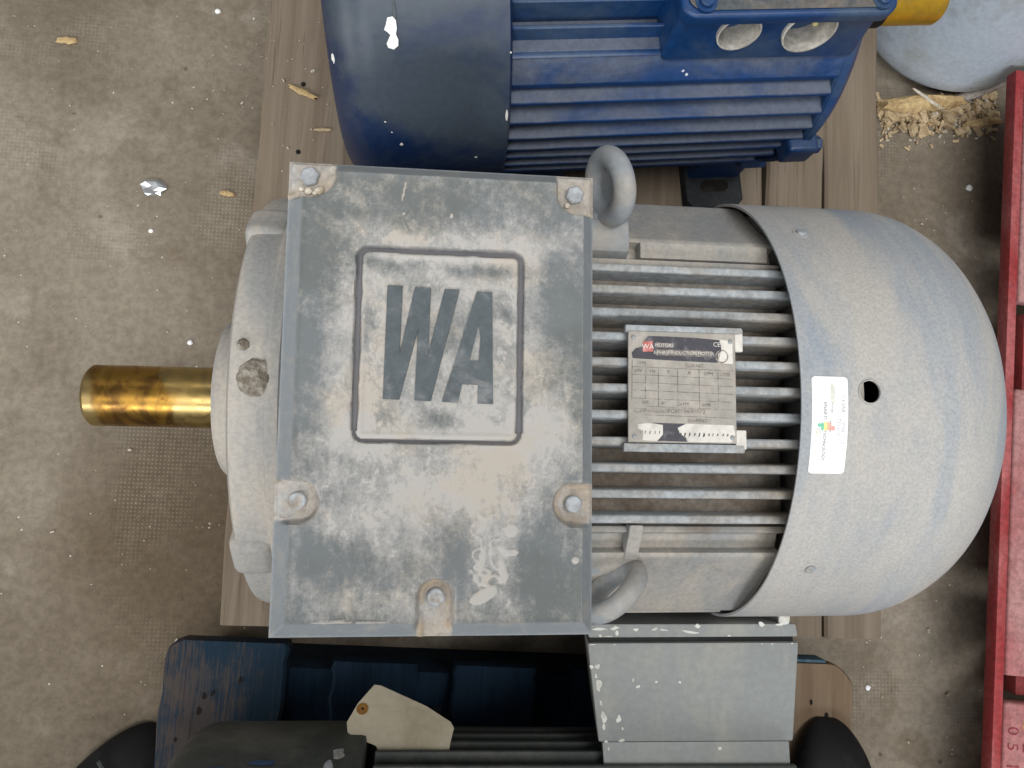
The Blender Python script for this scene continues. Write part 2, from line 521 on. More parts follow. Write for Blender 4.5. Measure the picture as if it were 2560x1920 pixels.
def floor_mat():
    s = NT('concrete')
    big = s.noise(2.3, 5, 0.62, None, 0.5)
    mid = s.noise(11, 5, 0.66, s.mapped((1, 1, 1), (0, 0, 0), (5, 2, 0)), 0.3)
    fine = s.noise(95, 4, 0.75)
    col = s.mix(s.ramp(big, 0.36, 0.64), lin(112, 102, 88), lin(138, 129, 115))
    col = s.mix(s.ramp(mid, 0.52, 0.72, 0, 0.32), col, lin(168, 160, 148))
    bs = s.noise(6.5, 6, 0.62, s.mapped((1, 1, 1), (0, 0, 0), (1, 8, 0)), 0.4)
    col = s.mix(s.ramp(bs, 0.54, 0.68, 0, 0.6), col, lin(104, 92, 76))
    # soft-edged brown darkening of the concrete beside the pallet
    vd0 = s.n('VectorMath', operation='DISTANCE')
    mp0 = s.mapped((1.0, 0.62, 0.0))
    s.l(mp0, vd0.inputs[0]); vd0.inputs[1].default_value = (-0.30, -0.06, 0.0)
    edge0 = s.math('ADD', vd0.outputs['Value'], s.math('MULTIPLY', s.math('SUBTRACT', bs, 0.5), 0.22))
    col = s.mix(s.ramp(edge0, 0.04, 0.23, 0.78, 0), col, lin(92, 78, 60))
    val = s.ramp(fine, 0.32, 0.68, 0.84, 1.14)
    cc = s.n('CombineColor')
    for i in range(3): s.l(val, cc.inputs[i])
    col = s.mix(1.0, col, cc.outputs[0], 'MULTIPLY')
    # faint imprint of woven sacking left in the laitance, in patches
    dots = s.voro(205, s.mapped((1, 1, 0.0), (0, 0, 0.05)), rand=0.12)
    pat = s.noise(4.5, 4, 0.55, s.mapped((1, 1, 1), (0, 0, 0), (7.3, 3.1, 0)))
    dm = s.math('MULTIPLY', s.ramp(dots, 0.16, 0.30, 1, 0), s.ramp(pat, 0.52, 0.66, 0, 0.26))
    col = s.mix(dm, col, lin(190, 180, 164))
    # pale grains
    vs = s.voro(140)
    sel = s.noise(60, 2, 0.5, s.mapped((1, 1, 1), (0, 0, 0), (2, 9, 0)))
    gm = s.math('MULTIPLY', s.ramp(vs, 0.10, 0.18, 1, 0), s.ramp(sel, 0.63, 0.67))
    col = s.mix(gm, col, lin(206, 200, 190))
    vd = s.voro(36, s.mapped((1, 1, 1), (0, 0, 0), (1.5, 4, 0)))
    sel2 = s.noise(20, 2, 0.5, s.mapped((1, 1, 1), (0, 0, 0), (12, 3, 0)))
    pm = s.math('MULTIPLY', s.ramp(vd, 0.05, 0.16, 0.7, 0), s.ramp(sel2, 0.58, 0.62))
    col = s.mix(pm, col, lin(70, 62, 54))
    s.bump(s.math('ADD', fine, s.math('MULTIPLY', mid, 1.5)), 0.35, 0.0015)
    return s.out(col, 0.88, 0, 0.25)
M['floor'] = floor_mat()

# lid paint: two-tone from a wear map stored on the casting
def lid_mat():
    s = NT('lid_paint')
    d = s.attr('dust')
    n = s.noise(70, 5, 0.72, None, 0.5)
    n2 = s.noise(300, 3, 0.75)
    n4 = s.noise(150, 4, 0.75, s.mapped((1, 0.6, 1), (0, 0, 0.5), (2, 6, 1)), 0.8)
    wipe = s.noise(46, 4, 0.7, s.mapped((1.0, 0.16, 1), (0, 0, -0.35), (1, 4, 0)), 0.6)
    n5 = s.noise(620, 2, 0.7)
    f = s.math('ADD', d, s.math('MULTIPLY', s.math('SUBTRACT', n, 0.5), 0.35))
    f = s.math('ADD', f, s.math('MULTIPLY', s.math('SUBTRACT', wipe, 0.5), 0.7))
    f = s.math('ADD', f, s.math('MULTIPLY', s.math('SUBTRACT', n4, 0.5), 0.9))
    f = s.math('ADD', f, s.math('MULTIPLY', s.math('SUBTRACT', n2, 0.5), 0.7))
    f = s.math('ADD', f, s.math('MULTIPLY', s.math('SUBTRACT', n5, 0.5), 0.5))
    film = s.ramp(f, 0.0, 1.08, 0.06, 0.88)
    g = s.math('ADD', s.math('MULTIPLY', d, 0.55), s.math('ADD', s.math('MULTIPLY', s.math('SUBTRACT', n4, 0.5), 1.1), s.math('MULTIPLY', s.math('SUBTRACT', n2, 0.5), 0.7)))
    fleck = s.ramp(g, 0.42, 0.52, 0.0, 0.95)
    sc = s.noise(30, 2, 0.5, s.mapped((1.0, 0.03, 1), (0, 0, 0.9), (5, 1, 0)), 0.0)
    scr = s.math('MULTIPLY', s.ramp(sc, 0.66, 0.675, 0.0, 0.5), s.ramp(tn := s.noise(20, 2, 0.5), 0.45, 0.6))
    d1 = s.math('MAXIMUM', s.math('MAXIMUM', film, fleck), scr)
    tint = s.noise(18, 4, 0.6)
    base = s.mix(s.ramp(tint, 0.4, 0.62), lin(94, 100, 100), lin(103, 109, 112))
    warm = s.noise(26, 5, 0.6, s.mapped((1, 1, 1), (0, 0, 0), (3, 3, 3)))
    dust = s.mix(s.ramp(warm, 0.45, 0.62), lin(178, 175, 171), lin(181, 173, 162))
    col = s.mix(d1, base, dust)
    ch = s.attr('edge')
    col = s.mix(s.math('MULTIPLY', ch, 0.75), col, s.mix(s.ramp(n, 0.45, 0.70), lin(134, 141, 147), lin(152, 152, 150)))
    gr = s.attr('groove')
    col = s.mix(s.math('MULTIPLY', gr, 0.85), col, lin(84, 84, 90))
    br = s.attr('brown')
    col = s.mix(s.math('MULTIPLY', br, s.ramp(n, 0.35, 0.6, 0.25, 1.0)), col, lin(164, 148, 128))
    s.bump(n2, 0.3, 0.0006)
    return s.out(col, 0.72, 0, 0.35)
M['lid'] = lid_mat()
M['letter'] = dusty('letter_paint', lin(82, 90, 94), lin(146, 145, 145), 0.50, 0.80, 42, rough=0.65, bump=0.2, var=0.14)

# ================================================================== SETTING
def floor_obj():
    n = 2
    v = [(-6, -6, 0), (6, -6, 0), (6, 6, 0), (-6, 6, 0)]
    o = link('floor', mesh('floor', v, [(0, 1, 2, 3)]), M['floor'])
    tag(o, 'bare concrete floor with stains, pale grains and woven imprint', kind='structure')
floor_obj()

# ================================================================== PALLETS
def plank_me(name, x0, x1, y0, y1, z0, z1, corner=None, seed=0, nails=()):
    """board running along y with worn, slightly uneven edges"""
    g = np.random.default_rng(seed)
    k = 26
    ys = y1 - (y1 - y0) * np.linspace(1, 0, k) ** 2.4
    v, f = [], []
    cols = 6
    for j, y in enumerate(ys):
        e0 = 0.0012 * math.sin(j * 1.7 + seed) + g.normal(0, 0.0005)
        e1 = 0.0012 * math.sin(j * 1.3 + seed * 2) + g.normal(0, 0.0005)
        a, b = x0 + e0, x1 + e1
        if corner:
            side, r = corner
            dy = y1 - y
            if dy < r:
                cut = r - math.sqrt(max(0, r * r - (r - dy) ** 2))
                if 'l' in side: a += cut
                if 'r' in side: b -= cut
        sag = 0.0006 * math.sin(j * 0.6 + seed)
        row = [(a, y, z0), (a, y, z1 - 0.003), (a + 0.003, y, z1)]
        for q in range(1, cols):
            xx = a + (b - a) * q / cols
            row.append((xx, y, z1 + sag + g.normal(0, 0.0002)))
        row += [(b - 0.003, y, z1), (b, y, z1 - 0.003), (b, y, z0)]
        v += row
    m_ = len(row)
    for j in range(k - 1):
        for i in range(m_):
            f.append((j * m_ + i, j * m_ + (i + 1) % m_, (j + 1) * m_ + (i + 1) % m_, (j + 1) * m_ + i))
    f.append(tuple(range(m_)))
    f.append(tuple(range((k - 1) * m_, k * m_)))
    return mesh(name, v, f, 40)

pallet = empty('wooden_pallet', (-0.2234, -0.1711, 0), -0.0545, 'weathered brown wooden pallet under the grey and blue motors', 'pallet')
boards = [(0.0, 0.138), (0.165, 0.285), (0.30, 0.40), (0.415, 0.495), (0.505, 0.5905), (0.5955, 0.6675), (0.6695, 0.7385)]
for i, (a, b) in enumerate(boards):
    link('board', plank_me('board', a, b, 0.0, 1.0, 0.108, 0.13, seed=i + 3), M['board'], pallet)
for y0 in (0.02, 0.45, 0.88):
    link('bearer', box_me('bearer', 0.012, 0.726, y0, y0 + 0.09, 0.0, 0.107, 0.003), M['bearer'], pallet)
for i, (x, y) in enumerate([(0.045, 0.52), (0.068, 0.49), (0.085, 0.62), (0.61, 0.50), (0.70, 0.47), (0.045, 0.60), (0.66, 0.05), (0.70, 0.06)]):
    link('nail_head', revolve_z('nail_head', [(0.0028, 0.129), (0.0028, 0.1309), (0.002, 0.1312)], 14), M['dark_hole'], pallet, (x, y, 0))

bpal = empty('blue_pallet', (-0.2750, -0.1835, 0), -0.0735, 'worn blue painted pallet with rounded corners under the dark grey motor', 'pallet')
for i, (a, b, c, mt) in enumerate([(0.0, 0.124, ('l', 0.018), 'blue_board'), (0.172, 0.262, None, 'blue_bearer'), (0.30, 0.39, None, 'blue_bearer'),
                                   (0.43, 0.52, None, 'blue_bearer'), (0.555, 0.63, None, 'blue_bearer'), (0.668, 0.755, ('r', 0.03), 'bare_board')]):
    o = link('board', plank_me('blue_board', a, b, -0.62, 0.0 if i in (0, 5) else -0.016, 0.108, 0.13, c, seed=i + 31), M[mt], bpal)
    if i == 0: o['label'] = 'blue board with worn grey paint and nail holes'
    if i == 5: o['label'] = 'bare brown board with blue painted edge'
for y1 in (-0.03, -0.28, -0.53):
    link('bearer', box_me('bearer', 0.015, 0.74, y1 - 0.085, y1, 0.0, 0.107, 0.003), M['blue_bearer'], bpal)
link('edge_band', box_me('edge_band', 0.672, 0.722, 0.0005, 0.004, 0.104, 0.1285, 0.001), M['blue_edge'], bpal)
for i, (x, y, r) in enumerate([(0.052, -0.052, .0035), (0.078, -0.038, .0035), (0.040, -0.098, .003), (0.062, -0.098, .003), (0.020, -0.100, .003), (0.100, -0.088, .003),
                               (0.704, -0.042, .0035), (0.722, -0.055, .004), (0.700, -0.078, .003), (0.044, -0.055, .004), (0.040, -0.070, .005)]):
    p = blob(12, r * .62, 0.35, i + 60, 0.8, 1.3)
    link('nail_hole', prism_z('nail_hole', p, 0.129, 0.1312 + (0.0003 if i % 2 else 0)), M['dark_hole'], bpal, (x, y, 0))

# ================================================================== GREY MOTOR (the subject)
motor = empty('electric_motor', (0, 0.049, 0.13), -0.0242, 'dusty grey electric motor with large terminal box, fins and round fan cover', 'motor')
AX = 0.18      # shaft height above the feet

# --- frame: core with stepped corners, fins
half = [(0.0, .118), (.094, .118), (.0945, .128), (.0985, .130), (.1005, .116), (.111, .112), (.1135, .122), (.117, .1205), (.131, .101), (.1345, .096), (.1650, .0585), (.1680, .0535), (.1680, .0490), (.126, .047),
        (.126, -.075), (.130, -.085), (.118, -.112), (.06, -.118), (.0, -.125)]
poly = [(y, AX + z) for y, z in half] + [(-y, AX + z) for y, z in half[-2:0:-1]]
core = link('frame', prism_x('frame', poly, -0.100, 0.256, 0.0014), M['grey_cast'], motor)
link('frame_spigot', revolve('frame_spigot', [(.240, .02), (.240, .1172), (.262, .1172), (.262, .02)], 72, cz=AX, smooth=30), M['grey_core'], core)
fin_floor = link('fin_bed', box_me('fin_bed', -0.099, 0.2575, -0.0935, 0.0935, AX + .1185, AX + .1195), M['grey_core'], core)
for i in range(11):
    y = 0.0177 * (i - 5)
    zt = math.sqrt(0.168 ** 2 - y * y)
    p = [(y - .0044, AX + .1185), (y - .0028, AX + zt - .0012), (y - .0022, AX + zt), (y + .0022, AX + zt), (y + .0028, AX + zt - .0012), (y + .0044, AX + .1185)]
    x1 = 0.262
    me = prism_x('cooling_fin', p, -0.0955, x1, 0.0006, 1)
    link('cooling_fin', me, M['grey_fin'], core)
for s in (-1, 1):
    for k in range(7):
        z = .036 - .0175 * k
        yt = .1725 if k == 0 else .1745
        p = [(s * .1255, AX + z - .0035), (s * yt, AX + z - .0018), (s * yt, AX + z + .0018), (s * .1255, AX + z + .0035)]
        link('cooling_fin', prism_x('cooling_fin_side', p, -0.0955, 0.2425 - .002 * (k % 2), 0.0007, 1), M['grey_cast'], core)
# raised corner rail with a slot, on the far side of the frame
link('corner_rail', box_me('corner_rail', 0.150, 0.2480, 0.1005, 0.1130, AX + .112, AX + .1270, 0.0015), M['grey_cast'], core)
link('corner_rib', prism_x('corner_rib', [(-.093, AX + .118), (-.093, AX + .137), (-.100, AX + .134), (-.1185, AX + .121), (-.116, AX + .112)], 0.139, 0.149, 0.0015), M['grey_cast'], core)
# feet
for sx in (-0.11, 0.15):
    for s in (-1, 1):
        ft = link('foot', box_me('foot', sx - .03, sx + .03, min(s * .09, s * .165), max(s * .09, s * .165), 0.0, 0.064, 0.003), M['grey_cast'], motor)
        link('foot_bolt_hole', revolve_z('foot_bolt_hole', [(.008, .0635), (.008, .0648)], 20), M['dark_hole'], ft, (sx, s * .15, 0))
# lifting eyes on their bosses
boss = link('lifting_boss', prism_x('lifting_boss', [(.098, AX + .112), (.104, AX + .129), (.1275, AX + .127), (.138, AX + .118), (.146, AX + .10), (.135, AX + .09), (.10, AX + .09)], 0.085, 0.142, 0.003), M['grey_eye'], motor)
link('lifting_eye', torus('lifting_eye', (0.1240, 0.1485, AX + .140), (-.94, -.27, .2), .0208, .0082, (0, .6, .8)), M['grey_eye'], motor)
web = revolve_z('eye_web', [(.0001, -.003), (.0200, -.0035), (.0200, .0012), (.0150, .0004), (.0001, -.0004)], 40, 60)
Mw = frame_to((-.94, -.27, .2), (0, .6, .8))
for q in web.vertices: q.co = Mw @ q.co + Vector((0.1240, 0.1485, AX + .140))
link('eye_web', web, M['grey_eye'], motor)
link('eye_shank', tube('eye_shank', [(0.120, .128, AX + .112), (0.121, .137, AX + .124)], [.009, .0075], 16), M['grey_eye'], motor)
boss = link('lifting_boss', prism_x('lifting_boss', [(-.10, AX + .095), (-.101, AX + .1135), (-.117, AX + .111), (-.134, AX + .098), (-.128, AX + .085)], 0.085, 0.138, 0.003), M['grey_cast'], motor)
link('lifting_eye', torus('lifting_eye', (0.1329, -0.1415, AX + .116), (-.676, .729, .112), .0208, .0076, (0, -.7, .7)), M['grey_eye'], motor)
link('eye_shank', tube('eye_shank', [(0.115, -.120, AX + .095), (0.118, -.126, AX + .108)], [.009, .0075], 16), M['grey_eye'], motor)

# --- drive end shield, bearing cap, shaft
shield = link('end_shield', revolve('end_shield', [(-.094, .130), (-.0955, .168), (-.097, .1700), (-.1035, .1700), (-.1050, .1690), (-.1060, .1672), (-.124, .1668), (-.1285, .165), (-.131, .160), (-.1345, .132), (-.137, .128), (-.140, .085), (-.141, .02)], 128, cz=AX, smooth=30), M['grey_cast'], motor)
for a in (45, 135, 225, 315):
    t = math.radians(a)
    cy, cz = .158 * math.sin(t), AX + .158 * math.cos(t)
    n = (0, math.sin(t), math.cos(t))
    Mx = Matrix.Rotation(-t, 3, 'X')
    me = box_me('bolt_lug', -.1340, -.104, -.018, .018, -.03, .0118, 0.0095, 5)
    for v_ in me.vertices:
        v_.co = Mx @ v_.co + Vector((0, cy, cz))
    lug = link('bolt_lug', me, M['grey_cast'], shield)
for a in (-28, -8, 14, 32):
    t = math.radians(a)
    Mx = Matrix.Rotation(-t, 3, 'X')
    me = box_me('shield_rib', -.135, -.114, -.004, .004, .150, .1605, 0.002)
    for v_ in me.vertices:
        v_.co = Mx @ v_.co + Vector((0, 0, AX))
cap = link('bearing_cap', revolve('bearing_cap', [(-.138, .078), (-.148, .074), (-.1505, .0695), (-.1645, .0672), (-.1680, .0640), (-.1690, .05), (-.1690, .028)], 96, cz=AX, smooth=30), M['grey_cast'], motor)
shaft = link('shaft', revolve('shaft', [(-.14, .0255), (-.2785, .0255), (-.2812, .0232), (-.2815, .0)], 96, cz=AX, smooth=30), M['shaft'], motor)
# caked mud over the grease nipple
def mud_patch(name, cx_, r, seed, ct, R):
    g = 26
    v, f = [], []
    for i in range(g):
        for j in range(g):
            u, q = (i / (g - 1) - .5) * 2, (j / (g - 1) - .5) * 2
            d = math.hypot(u, q) * (1 + .35 * (float(fbm(u + 5, q + 7, 2.2, seed)) - .5))
            h = max(0.0, 1 - d ** 2) ** .8
            bump = float(fbm(u + 3, q + 1, 7, seed + 9, 4)) - .5
            dim = -.5 * math.exp(-((u - .35) ** 2 + (q - .05) ** 2) / .06)
            hh = -0.0022 + h * (0.0062 + .0045 * bump + .0040 * dim)
            t = ct + q * r / R
            v.append((cx_ + u * r, (R + hh) * math.sin(t), AX + (R + hh) * math.cos(t)))
    for i in range(g - 1):
        for j in range(g - 1):
            f.append((i * g + j, (i + 1) * g + j, (i + 1) * g + j + 1, i * g + j + 1))
    return mesh(name, v, f, 180)
link('mud_cake', mud_patch('mud_cake', -.1115, .0125, 5, math.radians(0.3), .1685), M['mud'], shield)
link('mud_cake', mud_patch('mud_cake', -.1205, .0042, 15, math.radians(7.6), .1682), M['mud'], shield)

# --- fan cover
def arc(cx_, cr, R, a0, a1, n):
    return [(cx_ + R * math.sin(a0 + (a1 - a0) * i / n), cr + R * math.cos(a0 + (a1 - a0) * i / n)) for i in range(n + 1)]
prof = [(0.2452, .1778), (0.2448, .1798), (.2452, .18), (.30, .18)] + arc(.35, .09, .09, 0, math.radians(86), 22)
prof += [(.4385, .02)]
cowl_me = revolve('fan_cover', prof + [(.4365, .02)] + [(x - .0018, r - .0018) for x, r in prof[::-1][1:-3]] + [(.247, .1778)], 160, cz=AX, smooth=40, close=True)
# round opening on the crown of the cover: remove faces, keep a rim
for q in cowl_me.vertices:          # shallow dents in the pressed sheet
    t = math.atan2(q.co.y, q.co.z - AX)
    k_ = 1 + (float(fbm(q.co.x + 2, t * .18 + 3, 11, 131, 3)) - .5) * .010 * min(1, max(0, (q.co.x - .252) / .03))
    q.co.y *= k_
    q.co.z = AX + (q.co.z - AX) * k_
cowl = link('fan_cover', cowl_me, M['grey_cowl'], motor)
cut(cowl, [rod('drill', (.2931, 0, AX + .18), (0, 0, 1), .0078, -.012, .01)])
cowl.data.set_sharp_from_angle(angle=math.radians(40))
link('fan_hub', revolve('fan_hub', [(.264, .04), (.264, .170), (.275, .173), (.2925, .174), (.2926, .15), (.30, .04)], 72, cz=AX, smooth=30), M['grey_cast'], cowl)
link('hole_rim', torus('hole_rim', (.2931, 0, AX + .1801), (0, 0, 1), .0079, .0005, (0, 1, 0), 40, 8), M['grey_cowl'], cowl)
for s in (-1, 1):
    t = s * math.radians(43.2)
    n = (0, math.sin(t), math.cos(t))
    c = (.2725, .1797 * math.sin(t), AX + .1797 * math.cos(t))
    link('dimple', bolt_me('dimple', c, n, .0062, .0009, False), M['grey_cowl'], cowl)
    link('screw', bolt_me('screw', Vector(c) + Vector(n) * .0006, n, .0036, .0022, False), M['bolt_steel'], cowl)
# paper sticker wrapped on the cover
def wrap(me, x0, t0, rot=True, R=.18, lift=.0003):
    for q in me.vertices:
        u, v_, h = q.co
        if rot: xx, s_ = v_, -u       # reads from the far side down towards the near side
        else: xx, s_ = u, v_
        t = t0 + s_ / R
        q.co = (x0 + xx, (R + lift + h) * math.sin(t), AX + (R + lift + h) * math.cos(t))
    return me
def patch(name, u0, u1, v0, v1, nu, nv, r=0.0):
    v, f = [], []
    for i in range(nu + 1):
        for j in range(nv + 1):
            u, q = u0 + (u1 - u0) * i / nu, v0 + (v1 - v0) * j / nv
            if r:
                du = min(u - u0, u1 - u)
                if du < r:
                    k = r - math.sqrt(max(0, r * r - (r - du) ** 2))
                    q = v0 + k + (v1 - v0 - 2 * k) * j / nv
            v.append((u, q, 0))
    for i in range(nu):
        for j in range(nv):
            f.append((i * (nv + 1) + j, (i + 1) * (nv + 1) + j, (i + 1) * (nv + 1) + j + 1, i * (nv + 1) + j + 1))
    return mesh(name, v, f, 180)
LX, LT = .2646, math.radians(-7.4)
stk = link('sticker', wrap(patch('sticker', -.0328, .0328, -.0127, .0127, 60, 4, .0022), LX, LT), M['label_white'], cowl)
def label_text(s, u, v_, size, mat, name='lettering', lift=.00045):
    me = text_me(name, s, size)
    for q in me.vertices:
        q.co.x += u; q.co.y += v_
    link(name, wrap(me, LX, LT, lift=lift), M[mat], stk)
label_text('ENARTI', -.0098, -.0035, .0034, 'label_ink')
label_text('TECHNOLOGY', .0135, -.0035, .0030, 'label_ink')
label_text('MOTORS', -.012, .0012, .0018, 'label_ink')
label_text('TEL 07  2 4  1 1', .014, .0010, .0014, 'label_pale_ink')
label_text('C63A8L   2008  250', -.004, .0092, .0040, 'label_pale_ink')
label_text('TO 010', .001, .0060, .0038, 'label_pale_ink')
for k, (u0, u1, v0, v1, c) in enumerate([(-.0022, .0035, -.0062, -.0042, 'label_green'), (-.0030, .0040, -.0042, -.0022, 'label_yellow'), (-.0028, .0036, -.0022, -.0004, 'label_orange'),
                                         (-.0030, .0042, -.0004, .0010, 'label_red'), (-.0016, .0012, -.0086, -.0062, 'label_green'), (.0000, .0034, .0010, .0036, 'label_red'),
                                         (-.0288, -.0140, .0004, .0034, 'label_grey'), (.0018, .0064, -.0100, -.0062, 'label_grey')]):
    link('print_block', wrap(patch('print_block', u0, u1, v0, v1, 6, 2, .0012), LX, LT, lift=.0004 + .00002 * k), M[c], stk)

# --- nameplate
pz = AX + .1700
plate = link('nameplate', box_me('nameplate', .1290, .2032, -.0362, .0380, pz, pz + .0012, .0004, 1), M['plate_metal'], motor)
for y0, y1, xa, xb in ((.0372, .0424, .1275, .2088), (-.0425, -.0368, .1262, .2092)):
    link('plate_bracket', box_me('plate_bracket', xa, xb, y0, y1, pz - .006, pz + .0004, .0012), M['grey_fin'], plate)
for x0, x1, y0, y1 in ((.203, .2090, .0260, .0415), (.203, .2105, -.0400, -.0270)):
    link('plate_tab', box_me('plate_tab', x0, x1, y0, y1, pz - .004, pz + .0002, .001), M['plate_white'], plate)
for x, y in ((.1325, .0335), (.1995, .0325), (.1330, -.0325), (.2000, -.0322)):
    link('rivet', revolve_z('rivet', [(.0016, 0), (.0016, .0003), (.0010, .0009), (.0004, .0010)], 14), M['bolt_steel'], plate, (x, y, pz + .0012))
def flat(name, pts, mat, lift, parent=plate):
    v = [(x, y, pz + .0012 + lift) for x, y in pts]
    return link(name, mesh(name, v, [tuple(range(len(v)))]), M[mat], parent)
PX = lambda u: .1290 + (u - 55) / (1400 - 55) * .0742
PY = lambda v_: .0380 - (v_ - 145) / (1540 - 145) * .0742
def fp(pts): return [(PX(a), PY(b)) for a, b in pts]
flat('header_print', fp([(300, 205), (560, 205), (900, 212), (1195, 232), (1215, 300), (1222, 372), (1180, 400), (1170, 522), (700, 512), (330, 500), (110, 492), (98, 420), (150, 365), (235, 340), (250, 270)]), 'plate_black', .00015)
flat('footer_print', fp([(345, 1296), (760, 1300), (660, 1355), (690, 1430), (760, 1475), (778, 1525), (410, 1520), (480, 1440), (478, 1320)]), 'plate_black', .00015)
flat('worn_patch', fp([(170, 1318), (300, 1300), (478, 1320), (484, 1440), (405, 1522), (230, 1515), (240, 1400), (175, 1370)]), 'plate_white', .00013)
flat('worn_patch', fp([(770, 1300), (1360, 1310), (1380, 1420), (1330, 1525), (790, 1528), (765, 1470), (690, 1425), (662, 1352)]), 'plate_white', .00013)
flat('worn_patch', fp([(1200, 225), (1360, 240), (1365, 532), (1175, 525), (1215, 380)]), 'plate_white', .00013)
flat('logo_print', fp([(235, 278), (360, 272), (362, 402), (236, 408)]), 'plate_red', .00030)
flat('title_bar', fp([(395, 372), (1100, 376), (1100, 452), (390, 448)]), 'plate_ink', .00022)
flat('maker_bar', fp([(400, 285), (605, 290), (605, 352), (398, 350)]), 'plate_ink', .00022)
def line(a, b, wd=7):
    (x0, y0), (x1, y1) = a, b
    if abs(x1 - x0) > abs(y1 - y0): q = [(x0, y0 - wd / 2), (x1, y1 - wd / 2), (x1, y1 + wd / 2), (x0, y0 + wd / 2)]
    else: q = [(x0 - wd / 2, y0), (x0 + wd / 2, y0), (x1 + wd / 2, y1), (x1 - wd / 2, y1)]
    flat('rule_line', fp(q), 'plate_ink', .00020)
for a, b in [((105, 510), (98, 1035)), ((775, 530), (775, 605)), ((105, 598), (1365, 622)), ((268, 600), (266, 990)), ((428, 606), (428, 1085)), ((665, 612), (668, 1095)), ((935, 618), (937, 1105)), ((1172, 640), (1176, 1110)),
             ((105, 695), (1360, 728)), ((105, 795), (1360, 822)), ((105, 892), (1360, 920)), ((105, 992), (1360, 1020)), ((290, 1092), (1360, 1118)), ((250, 1200), (1360, 1220))]:
    line(a, b, 9 if a[0] == b[0] or abs(a[0] - b[0]) < 8 else 6)
def ptext(s, u, v_, size, mat='plate_ink', lift=.0003):
    me = text_me('lettering', s, size)
    link('lettering', me, M[mat], plate, (PX(u), PY(v_), pz + .0012 + lift))
for s, u, v_, z in (('TYPE', 215, 555, .0034), ('SER.NO', 885, 572, .0034), ('kW', 180, 650, .0036), ('Hz', 355, 652, .0036), ('V', 552, 658, .0036), ('A', 812, 664, .0038), ('RPM', 1052, 668, .0034), ('COS', 1262, 672, .0034),
                  ('INS', 265, 1045, .0030), ('IP', 480, 1055, .0030), ('DUTY', 735, 1060, .0030), ('AMB', 1020, 1062, .0030), ('C.XPWRDA IEC60034/60072', 565, 1148, .0040), ('BEARING', 910, 1262, .0034)):
    ptext(s, u, v_, z)
ptext('WA', 298, 340, .0048, 'plate_white', .0004)
ptext('MOTORS', 502, 320, .0032, 'plate_white', .0004)
ptext('3-PHASE INDUCTION MOTOR', 745, 412, .0031, 'plate_white', .0004)
ptext('CE', 1160, 292, .0042, 'plate_white', .0004)
me = torus('seal_ring', (PX(1222), PY(440), pz + .0015), (0, 0, 1), .0042, .0004, (0, 1, 0), 30, 6)
link('seal_ring', me, M['plate_ink'], plate)
for i in range(11):
    u0 = 700 + i * 58 + random.uniform(-8, 8)
    hh = random.uniform(14, 34) * (1 if i < 6 else .6)
    flat('worn_character', fp([(u0 - 16, 1440 + hh), (u0 - 2, 1418 - hh * .4), (u0 + 14, 1428 - hh * .3), (u0 + random.uniform(0, 12), 1440 + hh * .5)]), 'plate_black' if i < 6 else 'plate_ink', .00025)
for i in range(5):
    u0 = 215 + i * 56 + random.uniform(-8, 8)
    flat('worn_character', fp([(u0 - 12, 1436), (u0 - 4, 1392), (u0 + 8, 1400), (u0 + 2, 1430)]), 'plate_ink', .00025)

# --- terminal box body and lid
LZ = AX + .222
tb = [(-.076, .112), (.085, .112), (.085, -.138), (-.076, -.138)]
v = [(x, y, LZ - .014) for x, y in tb] + [(x * .93 + .0005, y * .92 - .001, AX + .10) for x, y in tb]
f = [(0, 1, 2, 3), (7, 6, 5, 4)] + [(i, 4 + i, 4 + (i + 1) % 4, (i + 1) % 4) for i in range(4)]
tbox = link('terminal_box', bevel_mesh(mesh('terminal_box', v, f), .004), M['grey_box'], motor)
X0, X1, Y0, Y1 = -.0853, .0938, -.1472, .1217
nx, ny = 232, 346
xs, ys = np.linspace(X0, X1, nx), np.linspace(Y0, Y1, ny)
GX, GY = np.meshgrid(xs, ys, indexing='ij')
sst = lambda a, b, t: (lambda q: q * q * (3 - 2 * q))(np.clip((t - a) / (b - a), 0, 1))
dl, dr, db, dt = GX - X0, X1 - GX, GY - Y0, Y1 - GY
ed = np.minimum(np.minimum(dl / .0100, dr / .0078), np.minimum(db / .0092, dt / .0082))
wob = (fbm(GX + 1, GY + 1, 60, 3) - .5) * .10
H = .0115 * np.clip((ed + wob * .4 - .06) / .94, 0, 1)
H = np.where(ed > 1, H - .0006 * sst(1.0, 1.25, ed), H)
edge = np.clip(1 - sst(.9, 1.08, ed + wob), 0, 1)
brown = np.zeros_like(GX)
def pocket(px, py, r, dirx, diry):
    """U-shaped recess running from (px, py) out to the rim"""
    global H, brown
    ux, uy = GX - px, GY - py
    along = ux * dirx + uy * diry
    cross = np.abs(-ux * diry + uy * dirx)
    d = np.where(along > 0, cross, np.hypot(ux, uy)) - r
    return d
pd = []
pd.append(pocket(-.0720, -.0728, .0112, -1, 0))
pd.append(pocket(.0815, -.0735, .0112, 1, 0))
pd.append(pocket(.0046, -.1248, .0093, 0, -1))
def corner_pocket(x, y, sx, sy, rx, ry):
    qx, qy = (GX - x) * sx, (GY - y) * sy       # outward distances from the bolt
    ux, uy = np.maximum(-qx, 0), np.maximum(-qy, 0)
    return np.hypot(ux * .0125 / rx, uy * .0125 / ry) - .0125
pd.append(corner_pocket(-.0729, .1118, -1, 1, .0145, .0125))
pd.append(corner_pocket(.0822, .1088, 1, 1, .0110, .0125))
pk = np.minimum.reduce(pd)
wob2 = (fbm(GX, GY, 160, 21) - .5) * .0028
floor_h = .0022 + (fbm(GX + 2, GY, 220, 31, 4) - .5) * .0012
